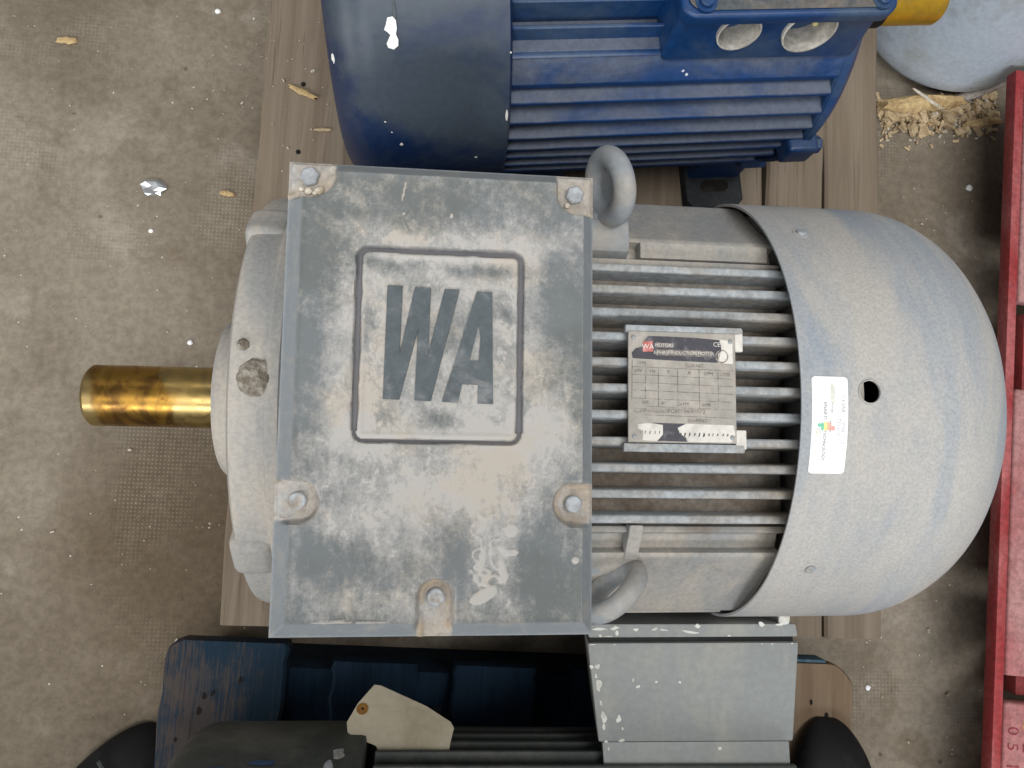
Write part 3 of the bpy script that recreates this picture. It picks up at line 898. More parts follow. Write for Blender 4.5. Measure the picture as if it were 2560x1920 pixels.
H = np.where(pk + wob2 * .4 < .0022, np.minimum(H, floor_h + (H - floor_h) * sst(-.0012, .0020, pk + wob2 * .3)), H)
inpk = 1 - sst(-.0006, .0012, pk + wob2 * .5)
lip = np.exp(-((pk - .0011) / .0009) ** 2)
# crust of dried mud against the pocket walls
crust = np.exp(-((pk + .0016) / .0016) ** 2) * sst(.42, .62, fbm(GX, GY, 150, 44))
H = H + crust * inpk * .0016
brown = np.clip(crust * .9 + inpk * .40 * sst(.35, .6, fbm(GX, GY, 120, 47)), 0, 1)
# groove round the emblem
def rrect(x0, x1, y0, y1, r):
    cx_, cy_ = (x0 + x1) / 2, (y0 + y1) / 2
    qx = np.abs(GX - cx_) - ((x1 - x0) / 2 - r); qy = np.abs(GY - cy_) - ((y1 - y0) / 2 - r)
    return np.hypot(np.maximum(qx, 0), np.maximum(qy, 0)) + np.minimum(np.maximum(qx, qy), 0) - r
gd = rrect(-.0423, .0497, -.0394, .0692, .005)
gw = np.where(GY < -.034, .0013, .0022) * (1 + (fbm(GX, GY, 90, 51) - .5) * .8)
groove = 1 - sst(.55, 1.05, np.abs(gd) / gw)
H = H - groove * .0026 + np.exp(-((gd + .0034) / .0012) ** 2) * .0005
H = H + (fbm(GX, GY, 45, 61, 4) - .5) * .0005
# wear map
def gs(x, y, sx, sy, a, rot=0.0):
    c_, s_ = math.cos(rot), math.sin(rot)
    u, q = (GX - x) * c_ + (GY - y) * s_, -(GX - x) * s_ + (GY - y) * c_
    return a * np.exp(-(u / sx) ** 2 - (q / sy) ** 2)
dust = np.full_like(GX, .20)
dust += .50 * np.exp(-((gd - .004) / .008) ** 2) * (.55 + .8 * sst(.3, .65, fbm(GX, GY, 30, 71)))
dust += np.where(gd < 0, .58, 0) * (.60 + .60 * sst(.32, .6, fbm(GX + 4, GY, 40, 75)))
dust += gs(-.02, .0610, .022, .004, -.42) + gs(.030, .0585, .018, .0045, -.75) + gs(-.036, .030, .004, .02, -.35) + gs(.0415, .033, .004, .005, -.6) + gs(.006, -.028, .012, .005, -.55) + gs(.038, -.026, .008, .004, -.3)
dust += gs(.004, -.062, .060, .020, .62) + gs(-.005, -.078, .045, .018, .45) + gs(.052, -.045, .03, .018, .55) + gs(.070, -.012, .012, .028, .45) + gs(.070, -.035, .012, .012, .4)
dust += gs(-.052, -.040, .018, .012, .30) + gs(-.045, -.085, .02, .012, .35) + gs(-.035, -.125, .03, .010, .45) + gs(-.02, -.105, .02, .018, .3, .6) + gs(.035, -.105, .010, .025, .5, .2)
dust += gs(.066, -.115, .018, .022, -.45) + gs(.020, -.098, .010, .012, -.30) + gs(-.060, -.098, .012, .010, -.25) + gs(-.012, -.118, .016, .006, -.25) + gs(.0, .095, .07, .010, -.12)
dust += gs(.072, .04, .010, .022, -.25) + gs(-.062, .07, .008, .03, -.10) + gs(-.045, .10, .010, .008, .30) + gs(.045, .085, .02, .008, .18, -.6) + gs(.066, .077, .010, .008, .25) + gs(-.02, .082, .05, .008, .18)
dust += gs(-.055, -.010, .010, .020, .28) + gs(-.052, .02, .008, .02, .18)
n_st = fbm(GX * 3.2, GY * .7, 70, 81)                 # wiping streaks along the lid
n_pt = fbm(GX, GY, 26, 85, 6, .62)
n_fi = fbm(GX + 9, GY + 3, 85, 87, 4, .7)
dust += (n_pt - .5) * .70 + (n_fi - .5) * .55 + (n_st - .5) * .45 * sst(-.03, -.06, GY)
rot_s = fbm((GX * .5 + GY * .86) * 3, (GX * .86 - GY * .5) * .8, 60, 91)
dust += (rot_s - .5) * .5 * sst(-.05, -.03, GY)
# patch of thick flaking dust
fl = np.exp(-((GX - .036) / .016) ** 2 - ((GY + .098) / .026) ** 2)
ridg = np.abs(fbm(GX, GY, 95, 95, 3) - .5)
flake = sst(.30, .55, fl) * sst(.06, .02, ridg)
for (x, y, a, b, r) in ((.030, -.1035, .0022, .0085, -.15), (.0415, -.110, .0022, .0075, .15), (.031, -.1235, .0085, .0038, .45), (.046, -.088, .004, .004, 0)):
    flake = np.maximum(flake, sst(.35, .5, gs(x, y, a, b, 1.0, r) * (1 + .5 * (fbm(GX, GY, 140, 99) - .5))))
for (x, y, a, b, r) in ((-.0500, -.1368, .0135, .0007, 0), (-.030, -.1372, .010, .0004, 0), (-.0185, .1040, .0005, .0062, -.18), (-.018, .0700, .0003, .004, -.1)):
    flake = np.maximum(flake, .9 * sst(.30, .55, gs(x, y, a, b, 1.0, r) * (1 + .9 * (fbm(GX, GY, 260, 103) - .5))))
for (x, y, r) in ((.0822, -.1045, .0022), (-.028, -.0295, .0018), (.009, .0905, .0011), (-.018, .0905, .0008)):
    flake = np.maximum(flake, sst(.35, .6, gs(x, y, r, r, 1.0)))
H = H + flake * .0007
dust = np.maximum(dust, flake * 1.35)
dust = dust * (1 - edge) + edge * .2
dust = np.where(inpk > 0, dust * (1 - inpk) + inpk * .85, dust) + lip * .35 * (1 - edge)
edge = edge * (1 - inpk)
groove = groove * (1 - inpk)

verts = np.stack([GX, GY, LZ + H], -1).reshape(-1, 3).tolist()
faces = []
for i in range(nx - 1):
    for j in range(ny - 1):
        faces.append((i * ny + j, (i + 1) * ny + j, (i + 1) * ny + j + 1, i * ny + j + 1))
rim = [i * ny for i in range(nx)] + [(nx - 1) * ny + j for j in range(1, ny)] + [i * ny + ny - 1 for i in range(nx - 2, -1, -1)] + [j for j in range(ny - 2, 0, -1)]
b0 = len(verts)
for r_ in rim:
    x, y, z = verts[r_]
    verts.append((x, y, LZ - .013))
k = len(rim)
for i in range(k):
    faces.append((rim[i], b0 + i, b0 + (i + 1) % k, rim[(i + 1) % k]))
me = bpy.data.meshes.new('terminal_box_lid')
me.from_pydata(verts, [], faces)
me.shade_smooth()
me.set_sharp_from_angle(angle=math.radians(50))
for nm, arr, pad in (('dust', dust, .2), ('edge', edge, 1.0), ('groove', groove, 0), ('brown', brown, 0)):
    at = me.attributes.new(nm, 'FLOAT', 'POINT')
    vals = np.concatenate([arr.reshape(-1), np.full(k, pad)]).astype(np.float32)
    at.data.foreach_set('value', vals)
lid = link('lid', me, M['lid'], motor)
for i, (x, y) in enumerate(((-.0729, .1120), (.0818, .1088), (-.0722, -.0728), (.0818, -.0735), (.0048, -.1250))):
    link('lid_bolt', bolt_me('lid_bolt', (x, y, LZ + .0020), (0.03, -.02, 1), .0056 if i < 2 else .0050, .0046, i < 2), M['bolt_steel'], lid)
# lumps of dried clay in the corner pocket
for i, (x, y, r) in enumerate(((-.0735, .1035, .0021), (-.0672, .1042, .0028), (-.0700, .1025, .0014), (-.0775, .1045, .0016), (.0775, .1025, .0018))):
    bm = bmesh.new(); bmesh.ops.create_icosphere(bm, subdivisions=2, radius=r)
    for q in bm.verts:
        q.co *= 1 + .25 * (random.random() - .5)
        q.co.z *= .7
        q.co += Vector((x, y, LZ + .0036))
    me = bpy.data.meshes.new('clay_lump'); bm.to_mesh(me); bm.free(); me.shade_smooth()
    link('clay_lump', me, M['crumb'], lid)
# raised letters of the emblem
LT0, LT1 = LZ + .0100, LZ + .01215
Wp = [(-.0262, .0483), (-.0178, .0482), (-.0183, .0105), (-.0108, .0479), (-.0019, .0476), (-.0025, .0097), (.0059, .0473), (.0144, .0471), (-.0004, -.0168), (-.0095, -.0166), (-.0085, .0232), (-.0179, -.0164), (-.0270, -.0162)]
Ap = [(.0242, .0466), (.0330, .0464), (.0345, -.0178), (.0259, -.0176), (.0260, -.0070), (.0169, -.0069), (.0148, -.0174), (.0057, -.0171)]
link('emblem_letter', prism_z('emblem_letter_w', Wp, LT0, LT1, .0002, 1), M['letter'], lid)
hole = [(.0257, .0275), (.0268, .0198), (.0260, .0067), (.0209, .0069)]
Af = [Ap[0], Ap[1], Ap[2], Ap[3], Ap[4], Ap[5], Ap[6], Ap[7]]
def ring_prism(name, outer, inner, z0, z1):
    bm = bmesh.new()
    edges = []
    for loop in (outer, inner):
        vs = [bm.verts.new((x, y, z1)) for x, y in loop]
        for i in range(len(vs)):
            edges.append(bm.edges.new((vs[i], vs[(i + 1) % len(vs)])))
    bmesh.ops.triangle_fill(bm, use_beauty=True, use_dissolve=False, edges=edges)
    r = bmesh.ops.extrude_face_region(bm, geom=bm.faces[:])
    for g in r['geom']:
        if isinstance(g, bmesh.types.BMVert):
            g.co.z = z0
    bmesh.ops.recalc_face_normals(bm, faces=bm.faces)
    me = bpy.data.meshes.new(name)
    bm.to_mesh(me); bm.free()
    return me
link('emblem_letter', ring_prism('emblem_letter_a', Af, hole, LT0, LT1), M['letter'], lid)

# ================================================================== BLUE MOTOR
BZ = 0.16
blue = empty('electric_motor', (0.055, 0.428, 0.13), math.atan(.076), 'blue painted electric motor with smooth blue fan cover behind the grey motor', 'motor')
bp = [(.0, .157), (-.0012, .1585), (-.0022, .1602), (-.006, .16), (-.107, .1585)] + [(-.107 - .040 * math.sin(a), .1180 + .0403 * math.cos(a)) for a in np.linspace(.1, PI / 2 * .97, 14)]
bp += [(-.148, .09), (-.1485, .02)]
bcowl = link('fan_cover', revolve('blue_fan_cover', bp, 140, cz=BZ, smooth=40), M['blue_cowl'], blue)
def wrap_b(pts, x0, t0, name, mat, lift=.0006, par=None, R=.16, cz=BZ):
    v = [(x0 + u, (R + lift) * math.sin(t0 + q / R), cz + (R + lift) * math.cos(t0 + q / R)) for u, q in pts]
    c_ = (x0, (R + lift * 1.6) * math.sin(t0), cz + (R + lift * 1.6) * math.cos(t0))
    n = len(v)
    return link(name, mesh(name, v + [c_], [(i, (i + 1) % n, n) for i in range(n)], 180), M[mat], par)
spot = [(-.002, .0105), (.002, .0112), (.0042, .0085), (.0045, .003), (.0035, -.001), (.005, -.005), (.0046, -.0092), (.001, -.0118), (-.0032, -.0105), (-.0042, -.0075), (-.0015, -.005), (-.0008, -.0015), (-.0028, .0005), (-.0052, .0022), (-.0035, .0058)]
wrap_b(spot, -.0938, math.radians(-37.7), 'paint_spot', 'white_paint', par=bcowl)
wrap_b([(.0006, .0085), (.0012, .004), (.0013, -.004), (.0006, -.0085), (-.0004, -.004), (-.0008, .004)], -.0905, math.radians(-32.2), 'paint_run', 'blue_lid', .0005, bcowl)
for i, (x, a, sx, sy) in enumerate(((-.0035, -62, .0012, .005), (-.0018, -43.5, .0008, .0008), (-.105, -63, .0008, .0007), (-.1, -67, .0007, .0006), (-.093, -72, .0016, .0016), (-.028, -80, .0013, .0013), (-.140, -45, .001, .004))):
    wrap_b(blob(10, 1, .4, 200 + i, sx, sy), x, math.radians(a), 'paint_chip', 'chip_white', .0006, bcowl, R=.16 if x > -.12 else .151)
# frame
bh = [(0, .108), (.108, .108), (.1095, .107), (.1235, .0885), (.1235, .082), (.112, .080), (.112, -.09), (.10, -.105), (0, -.11)]
bpoly = [(y, BZ + z) for y, z in bh] + [(-y, BZ + z) for y, z in bh[-2:0:-1]]
bframe = link('frame', prism_x('blue_frame', bpoly, -.01, .288, .001), M['blue_dusty'], blue)
for i in range(-7, 8):
    y = i * .01543
    zt = math.sqrt(.153 ** 2 - y * y)
    p = [(y - .0032, BZ + .1075), (y - .0016, BZ + zt), (y + .0016, BZ + zt), (y + .0032, BZ + .1075)]
    link('cooling_fin', prism_x('blue_top_fin', p, -.008, .287, .0008, 1), M['blue_paint'], bframe)
for s in (-1, 1):
    for kk in range(9):
        z = .074 - .0182 * kk
        yt = min(.150, math.sqrt(max(0, .1525 ** 2 - z * z)))
        x1 = .286 - (.0 if kk < 5 else .012 * (kk - 4))
        p = [(s * .111, BZ + z - .0050), (s * yt, BZ + z - .0024), (s * yt, BZ + z + .0024), (s * .111, BZ + z + .0050)]
        link('cooling_fin', prism_x('blue_side_fin', p, -.008, x1, .0009, 1), M['blue_dusty'], bframe)
bsh = link('end_shield', revolve('blue_end_shield', [(.284, .10), (.285, .1495), (.287, .1525), (.294, .1525), (.301, .146), (.309, .131), (.314, .115), (.322, .06), (.335, .055), (.337, .03)], 120, cz=BZ, smooth=30), M['blue_paint'], blue)
for a in (-88, 88, -128, 128):
    t = math.radians(a)
    Mx = Matrix.Rotation(-t, 3, 'X')
    me = box_me('blue_bolt_lug', .272, .302, -.014, .014, -.02, .012, .004, 3)
    for q in me.vertices: q.co = Mx @ q.co + Vector((0, .150 * math.sin(t), BZ + .150 * math.cos(t)))
    link('bolt_lug', me, M['blue_paint'], bsh)
    link('bolt', bolt_me('blue_bolt', (.302, .150 * math.sin(t), BZ + .150 * math.cos(t)), (1, 0, 0), .0085, .0085), M['blue_paint'], bsh)
link('shaft', revolve('blue_shaft', [(.33, .0235), (.457, .0235), (.460, .0215), (.4605, 0)], 72, cz=BZ, smooth=30), M['shaft_yellow'], blue)
link('shaft_shadow_band', revolve('shaft_shadow_band', [(.374, .0236), (.375, .0252), (.397, .0252), (.398, .0236)], 72, cz=BZ, smooth=30), M['rubber_black'], blue)  # black ring stands in for the lid's shadow on the shaft
for sx in (.05, .262):
    for s in (-1, 1):
        pts = [(-.034, -.03), (.034, -.03), (.034, .034), (.026, .042), (-.026, .042), (-.034, .034)]
        pts = [(sx + x, s * (.118 + y)) for x, y in pts]
        ft = link('foot', prism_z('blue_foot', pts, 0, .019, .0025), M['dark_foot'], blue)
        sl = [(sx - .010 + .007 * math.cos(t), s * .135 + .007 * math.sin(t)) for t in np.linspace(PI / 2, 1.5 * PI, 9)] + [(sx + .010 + .007 * math.cos(t), s * .135 + .007 * math.sin(t)) for t in np.linspace(-PI / 2, PI / 2, 9)]
        link('foot_slot', prism_z('foot_slot', sl, .0185, .0195), M['dark_hole'], ft)
        link('foot_web', box_me('foot_web', sx - .03, sx + .03, min(s * .09, s * .125), max(s * .09, s * .125), .015, .085, .003), M['blue_dusty'], ft)
# terminal box of the blue motor
q0 = [(.126, -.106), (.287, -.106), (.287, .106), (.126, .106)]
v = [(x, y, BZ + .160) for x, y in q0] + [(.2065 + (x - .2065) * 1.05, y * 1.09, BZ + .104) for x, y in q0]
btb = link('terminal_box', bevel_mesh(mesh('blue_terminal_box', v, f_ := [(0, 1, 2, 3), (7, 6, 5, 4)] + [(i, 4 + i, 4 + (i + 1) % 4, (i + 1) % 4) for i in range(4)]), .006, 3), M['blue_paint'], blue)
pr = []
for cx_, cy_, a0 in ((.279, .105, 0), (.132, .105, 90), (.132, -.105, 180), (.279, -.105, 270)):
    for i in range(7):
        t = math.radians(a0 + 15 * i)
        pr.append((cx_ + (.012) * math.cos(t), cy_ + .012 * math.sin(t)))
blid = link('lid', prism_z('blue_lid_rim', pr, BZ + .158, BZ + .170, .003, 3), M['blue_paint'], blue)
link('lid_panel', prism_z('blue_lid_panel', [(.2055 + (x - .2055) * .94, y * .96) for x, y in pr], BZ + .1705, BZ + .172, .0006, 1), M['blue_lid'], blid)
for x, y in ((.138, -.106), (.277, -.106), (.138, .106), (.277, .106)):
    link('lid_bolt', bolt_me('blue_lid_bolt', (x, y, BZ + .172), (0, 0, 1), .0058, .0045, False, .0085), M['blue_paint'], blid)
cut(btb, [rod('drill', (x_, -.1115, BZ + .1385), (0, -1, .22), r_, -.05, .02) for x_, r_ in ((.1765, .0168), (.2350, .0208))])
btb.data.set_sharp_from_angle(angle=math.radians(40))
for cx_, rr in ((.1765, .0170), (.2350, .0210)):
    # cable entry: recessed bore in the sloping side of the box with a bright threaded rim
    n = Vector((0, -1, .22)).normalized()
    yc, zc = -.1115, BZ + .1385
    Mf = frame_to(n)
    v2, f2 = [], []
    for j, (r_, d_) in enumerate(((rr * 1.03, -.003), (rr * 1.03, .0010), (rr * .95, .0014), (rr * .93, -.012), (rr * .93, -.036), (0.001, -.0365))):
        for i in range(48):
            t = 2 * PI * i / 48
            v2.append(Vector((cx_, yc, zc)) + Mf @ Vector((r_ * math.cos(t), r_ * math.sin(t), d_)))
    for j in range(5):
        for i in range(48):
            f2.append((j * 48 + i, j * 48 + (i + 1) % 48, (j + 1) * 48 + (i + 1) % 48, (j + 1) * 48 + i))
    link('cable_entry', mesh('cable_entry', v2, f2, 40), M['cast_inside'], btb)
for x_, r_ in ((.1765, .0158), (.2350, .0196)):
    link('bore_shade_disc', rod('bore_shade_disc', Vector((x_ + .004, -.1115, BZ + .1385)) - Vector((0, -1, .22)).normalized() * .030, (0, -1, .22), r_, 0, .001), M['dark_hole'], btb)  # dark disc paints the shade deep inside each cable entry
link('earth_wire', tube('earth_wire', [(.250, -.100, BZ + .152), (.248, -.096, BZ + .144), (.244, -.097, BZ + .138), (.247, -.099, BZ + .128)], .0024, 8), M['label_yellow'], btb)

# ================================================================== DARK GREY MOTOR in the foreground
GZ = 0.16
dark = empty('electric_motor', (-.062, -.385, 0.13), -.05, 'dark grey-green motor at the bottom edge with chipped side terminal box', 'motor')
dp = [(.0, .152), (-.001, .1545), (-.004, .155), (-.128, .1545)] + [(-.128 - .030 * math.sin(a), .1245 + .030 * math.cos(a)) for a in np.linspace(.1, PI / 2 * .97, 10)] + [(-.159, .02)]
dcowl = link('fan_cover', revolve('dark_fan_cover', dp, 120, cz=GZ, smooth=40), M['dark_paint'], dark)
dh = [(0, .105), (.105, .105), (.12, .09), (.115, -.09), (.10, -.105), (0, -.11)]
dpoly = [(y, GZ + z) for y, z in dh] + [(-y, GZ + z) for y, z in dh[-2:0:-1]]
dframe = link('frame', prism_x('dark_frame', dpoly, 0, .365, .001), M['dark_paint'], dark)
for i in range(-5, 6):
    y = i * .0195
    zt = math.sqrt(.150 ** 2 - y * y)
    p = [(y - .003, GZ + .104), (y - .0015, GZ + zt), (y + .0015, GZ + zt), (y + .003, GZ + .104)]
    link('cooling_fin', prism_x('dark_top_fin', p, .008, .36, .0007, 1), M['dark_paint'], dframe)
for s in (-1, 1):
    for kk in range(9):
        z = .080 - .0185 * kk
        yt = min(.149, math.sqrt(.150 ** 2 - z * z))
        p = [(s * .111, GZ + z - .0045), (s * yt, GZ + z - .0022), (s * yt, GZ + z + .0022), (s * .111, GZ + z + .0045)]
        link('cooling_fin', prism_x('dark_side_fin', p, .008, .36, .0007, 1), M['dark_paint'], dframe)
for sx in (.035, .28):
    for s in (-1, 1):
        link('foot', box_me('dark_foot', sx - .03, sx + .03, min(s * .08, s * .155), max(s * .08, s * .125), 0, .06, .003), M['dark_paint'], dark)
def wrap_d(pts, x0, a, name, mat, lift=.0005):
    return wrap_b(pts, x0, math.radians(a), name, mat, lift, dcowl, .155, GZ)
for i, (x, a, sx, sy, c) in enumerate(((-.105, 69, .012, .003, 'blue_paint'), (-.078, 72, .010, .003, 'blue_paint'), (-.125, 64, .012, .002, 'blue_paint'), (-.062, 68, .010, .002, 'blue_paint'),
                                       (-.026, 70, .004, .009, 'bolt_steel'), (-.018, 76, .005, .006, 'bolt_steel'))):
    wrap_d(blob(16, 1, .5, 300 + i, sx, sy), x, a, 'paint_mark', c)
# side terminal box: body tapering to the frame, gasket gap, lid facing the grey motor
RT = Matrix.Rotation(.05, 3, 'Z')
org = Vector((-.062, -.385, .13))
def to_dark(p):
    return RT @ (Vector(p) - org)
def wbox(name, pts_top, z0, z1, bev, tuck=.020):
    n = len(pts_top)
    v = [to_dark((x, y, z1)) for x, y in pts_top] + [to_dark((x + (tuck if x < .22 else -tuck * .3), y, z0)) for x, y in pts_top]
    f = [tuple(range(n)), tuple(range(2 * n - 1, n - 1, -1))] + [(i, n + i, n + (i + 1) % n, (i + 1) % n) for i in range(n)]
    return bevel_mesh(mesh(name, v, f), bev, 2)
tb3 = link('terminal_box', wbox('dark_terminal_box', [(.1290, -.1545), (.3140, -.1605), (.3050, -.2418), (.1365, -.2345)], .205, .330, .0022), M['box_paint'], dark)
link('box_neck', wbox('box_neck', [(.1400, -.2349), (.3020, -.2420), (.3030, -.300), (.1430, -.300)], .215, .3285, .0015), M['box_paint'], tb3)
link('gasket', wbox('gasket', [(.1315, -.1495), (.3110, -.1555), (.3110, -.1625), (.1315, -.1565)], .210, .3255, .0008), M['rubber_black'], tb3)
lid3 = link('lid', wbox('dark_lid', [(.1300, -.1390), (.3122, -.1448), (.3138, -.1560), (.1296, -.1505)], .203, .330, .0022), M['box_paint'], dark)
link('box_bolt', bolt_me('box_bolt', to_dark((.302, -.1425, .3275)), (0, 1, .3), .005, .006), M['chip_white'], lid3)
def chips(spots, par, z):
    for i, (px, py, sx, sy, r) in enumerate(spots):
        c_, s_ = math.cos(r), math.sin(r)
        pts = blob(14, 1, .55, 400 + i + len(spots) * 7, sx, sy)
        v = [to_dark((px + x * c_ - y * s_, py + x * s_ + y * c_, z)) for x, y in pts]
        link('paint_chip', mesh('paint_chip', v, [tuple(range(len(v)))]), M['chip_white'], par)
chips([(.1405, -.1435, .006, .0011, -.1), (.153, -.1425, .004, .0012, .2), (.1545, -.1475, .0016, .0020, 0), (.171, -.1455, .0022, .0011, -.2), (.187, -.1450, .0028, .0009, .2), (.195, -.1462, .003, .0007, -.1),
       (.224, -.1435, .0024, .0016, .4), (.220, -.1490, .0075, .0010, -.18), (.2815, -.1450, .0024, .0020, 0), (.298, -.1447, .0042, .0009, 0), (.140, -.1490, .0016, .0010, 0), (.146, -.1496, .003, .0005, 0), (.2515, -.1525, .0012, .0008, 0)], lid3, .3303)
chips([(.1365, -.1740, .0018, .0021, .3), (.1325, -.1738, .0016, .0016, 0), (.1380, -.1905, .0024, .0042, .1), (.1412, -.2140, .0024, .0045, .2), (.1535, -.2160, .0018, .0030, -.2), (.1410, -.2225, .0013, .0024, 0), (.1573, -.2245, .0009, .0012, 0),
       (.1430, -.2345, .0014, .0010, 0), (.1555, -.2340, .0028, .0011, .2), (.1670, -.1862, .0006, .0014, -.3), (.1705, -.1912, .0020, .0011, 0), (.1870, -.1885, .0011, .0011, 0), (.2070, -.1895, .0010, .0010, 0), (.1360, -.1812, .0012, .0016, 0),
       (.1395, -.2040, .0008, .0026, .1), (.1330, -.1558, .0022, .0005, 0), (.1520, -.1565, .0008, .0006, 0), (.281, -.1605, .0010, .0005, 0), (.290, -.1608, .0012, .0005, 0), (.308, -.1613, .0012, .0005, 0)], tb3, .3303)
chips([(.2400, -.2445, .0014, .0013, .5), (.1455, -.2405, .0008, .0014, 0)], tb3, .3289)

# ---- paper tag tucked against the dark motor
tagz = lambda y: .262 + (-.19 - y) * .9
outl = [(-.0509, -.1980), (-.0453, -.1987), (-.0051, -.2142), (.0158, -.2247), (.0184, -.2286), (.0148, -.2384), (.0137, -.2434), (-.0430, -.2425), (-.0467, -.2371), (-.0660, -.2310), (-.0709, -.2284), (-.0723, -.2221), (-.0641, -.2101)]
def tag_me():
    n = len(outl)
    wav = lambda x: .0012 * math.sin(x * 90)
    v = [(x, y, tagz(y) + wav(x)) for x, y in outl] + [(x, y, tagz(y) + wav(x) - .0006) for x, y in outl]
    f = [tuple(range(n)), tuple(range(2 * n - 1, n - 1, -1))] + [(i, n + i, n + (i + 1) % n, (i + 1) % n) for i in range(n)]
    return mesh('paper_tag', v, f)
tg = tag(link('paper_tag', tag_me(), M['paper']), 'cream paper tag with brown eyelet in the dark gap below the grey motor', 'tag')
ey = revolve_z('eyelet', [(.0050, -.0002), (.0050, .0007), (.0012, .0008)], 28)
Mt = frame_to((0, .9, 1), (1, 0, 0))
for q in ey.vertices: q.co = Mt @ q.co + Vector((-.0598, -.2139, tagz(-.2139) + .0005))
link('eyelet', ey, M['eyelet_brown'], tg)
eh = revolve_z('eyelet_hole', [(.0012, .0007), (.0011, .0010)], 14)
for q in eh.vertices: q.co = Mt @ q.co + Vector((-.0598, -.2139, tagz(-.2139) + .0005))
link('eyelet_hole', eh, M['dark_hole'], tg)

# ================================================================== RIGHT-HAND SIDE: vessel, splintered wood, red pallet
ves = [(.118, 0.0), (.140, .006), (.150, .022), (.153, .045), (.153, .40), (.145, .46), (.11, .51), (.05, .535), (.02, .54)]
vs = link('steel_vessel', revolve_z('steel_vessel', ves, 96, 60), M['vessel_paint'], None, (.742, .660, 0))
tag(vs, 'pale blue scuffed round steel vessel standing beside the red pallet', 'vessel')

red = empty('red_pallet', (.6510, -.3584, 0), -.1195, 'faded red painted pallet with open slots along the right edge', 'pallet')
RZ = .115
# local frame: y runs along the rail, x away from the camera's centre
link('edge_rail', box_me('edge_rail', 0.0, .0125, -.30, .86, RZ - .020, RZ - .002, .003), M['red_paint'], red)
for i, (a, b) in enumerate(((-.30, .068), (.098, .442), (.552, .855))):
    o = link('deck_plate', box_me('deck_plate', .0130, .36, a, b, RZ - .016, RZ, .004, 3), M['red_faded'], red)
    if i == 0: o['label'] = 'orange-red deck plate with faded stencilled characters'
for a in (-.28, .45, .80):
    link('runner', box_me('runner', .20, .34, a, a + .085, 0, RZ - .0165, .004), M['red_paint'], red)
link('slot_floor', box_me('slot_floor', .055, .36, .0685, .0975, RZ - .055, RZ - .035, .003), M['red_paint'], red)
link('slot_floor', box_me('slot_floor', .050, .36, .445, .549, RZ - .055, RZ - .035, .003), M['red_paint'], red)
for s, x, y, sz, c in (('0', .0235, .036, .020, 'red_ink'), ('5', .0235, .018, .020, 'red_ink'), ('1', .024, -.004, .022, 'red_ink'), ('E', .043, .044, .024, 'tan_ink'), ('E', .044, .018, .024, 'red_ink')):
    me = text_me('stencil_mark', s, sz)
    for q in me.vertices: q.co = (q.co.y + x, -q.co.x + y, RZ + .0004)
    link('stencil_mark', me, M[c], red)

def chunk(name, L, W_, T, seed, mat, loc, rz, label=None, cat=None, group=None, parent=None, taper=.5, ry=0.0):
    """split piece of wood: ragged ends, faceted along the grain"""
    g = np.random.default_rng(seed)
    k, c = 9, 8
    v, f = [], []
    for i in range(k):
        u = i / (k - 1)
        fat = 1 - taper * abs(2 * u - 1) ** 2.2
        for j in range(c):
            t = 2 * PI * j / c + .2
            e = 1 + g.normal(0, .13)
            end = g.normal(0, .05) * L if i in (0, k - 1) else g.normal(0, .012) * L
            v.append(((u - .5) * L + end, W_ / 2 * fat * e * math.cos(t), max(0, T / 2 + T / 2 * fat * e * math.sin(t))))
    for i in range(k - 1):
        for j in range(c):
            f.append((i * c + j, i * c + (j + 1) % c, (i + 1) * c + (j + 1) % c, (i + 1) * c + j))
    f.append(tuple(range(c))); f.append(tuple(range((k - 1) * c, k * c)))
    o = link(name, mesh(name, v, f, 30), M[mat], parent, loc)
    o.rotation_euler = (0, ry, rz)
    if label: tag(o, label, cat, group)
    return o
chunk('split_timber', .115, .024, .022, 5, 'splinter', (.694, .497, 0), .10, 'yellow splintered timber piece at the foot of the pale blue vessel', 'timber', 'broken wood by the vessel', taper=.45)
chunk('split_timber', .095, .018, .018, 9, 'splinter_grey', (.772, .514, 0), .36, 'grey weathered timber piece between vessel and red pallet', 'timber', 'broken wood by the vessel', taper=.5)
chunk('split_timber', .060, .014, .009, 12, 'splinter', (.790, .475, 0), .15, 'flat orange-brown splinter beside the red pallet edge', 'timber', 'broken wood by the vessel', taper=.6)
chunk('split_timber', .050, .004, .004, 14, 'crumb', (.800, .553, .014), .55, 'thin pale sliver leaning by the red pallet', 'splinter', 'broken wood by the vessel', taper=.3)
chunk('split_timber', .052, .005, .004, 16, 'crumb', (.695, .497, .021), -.6, 'thin pale sliver lying across the yellow timber', 'splinter', 'broken wood by the vessel', taper=.4)
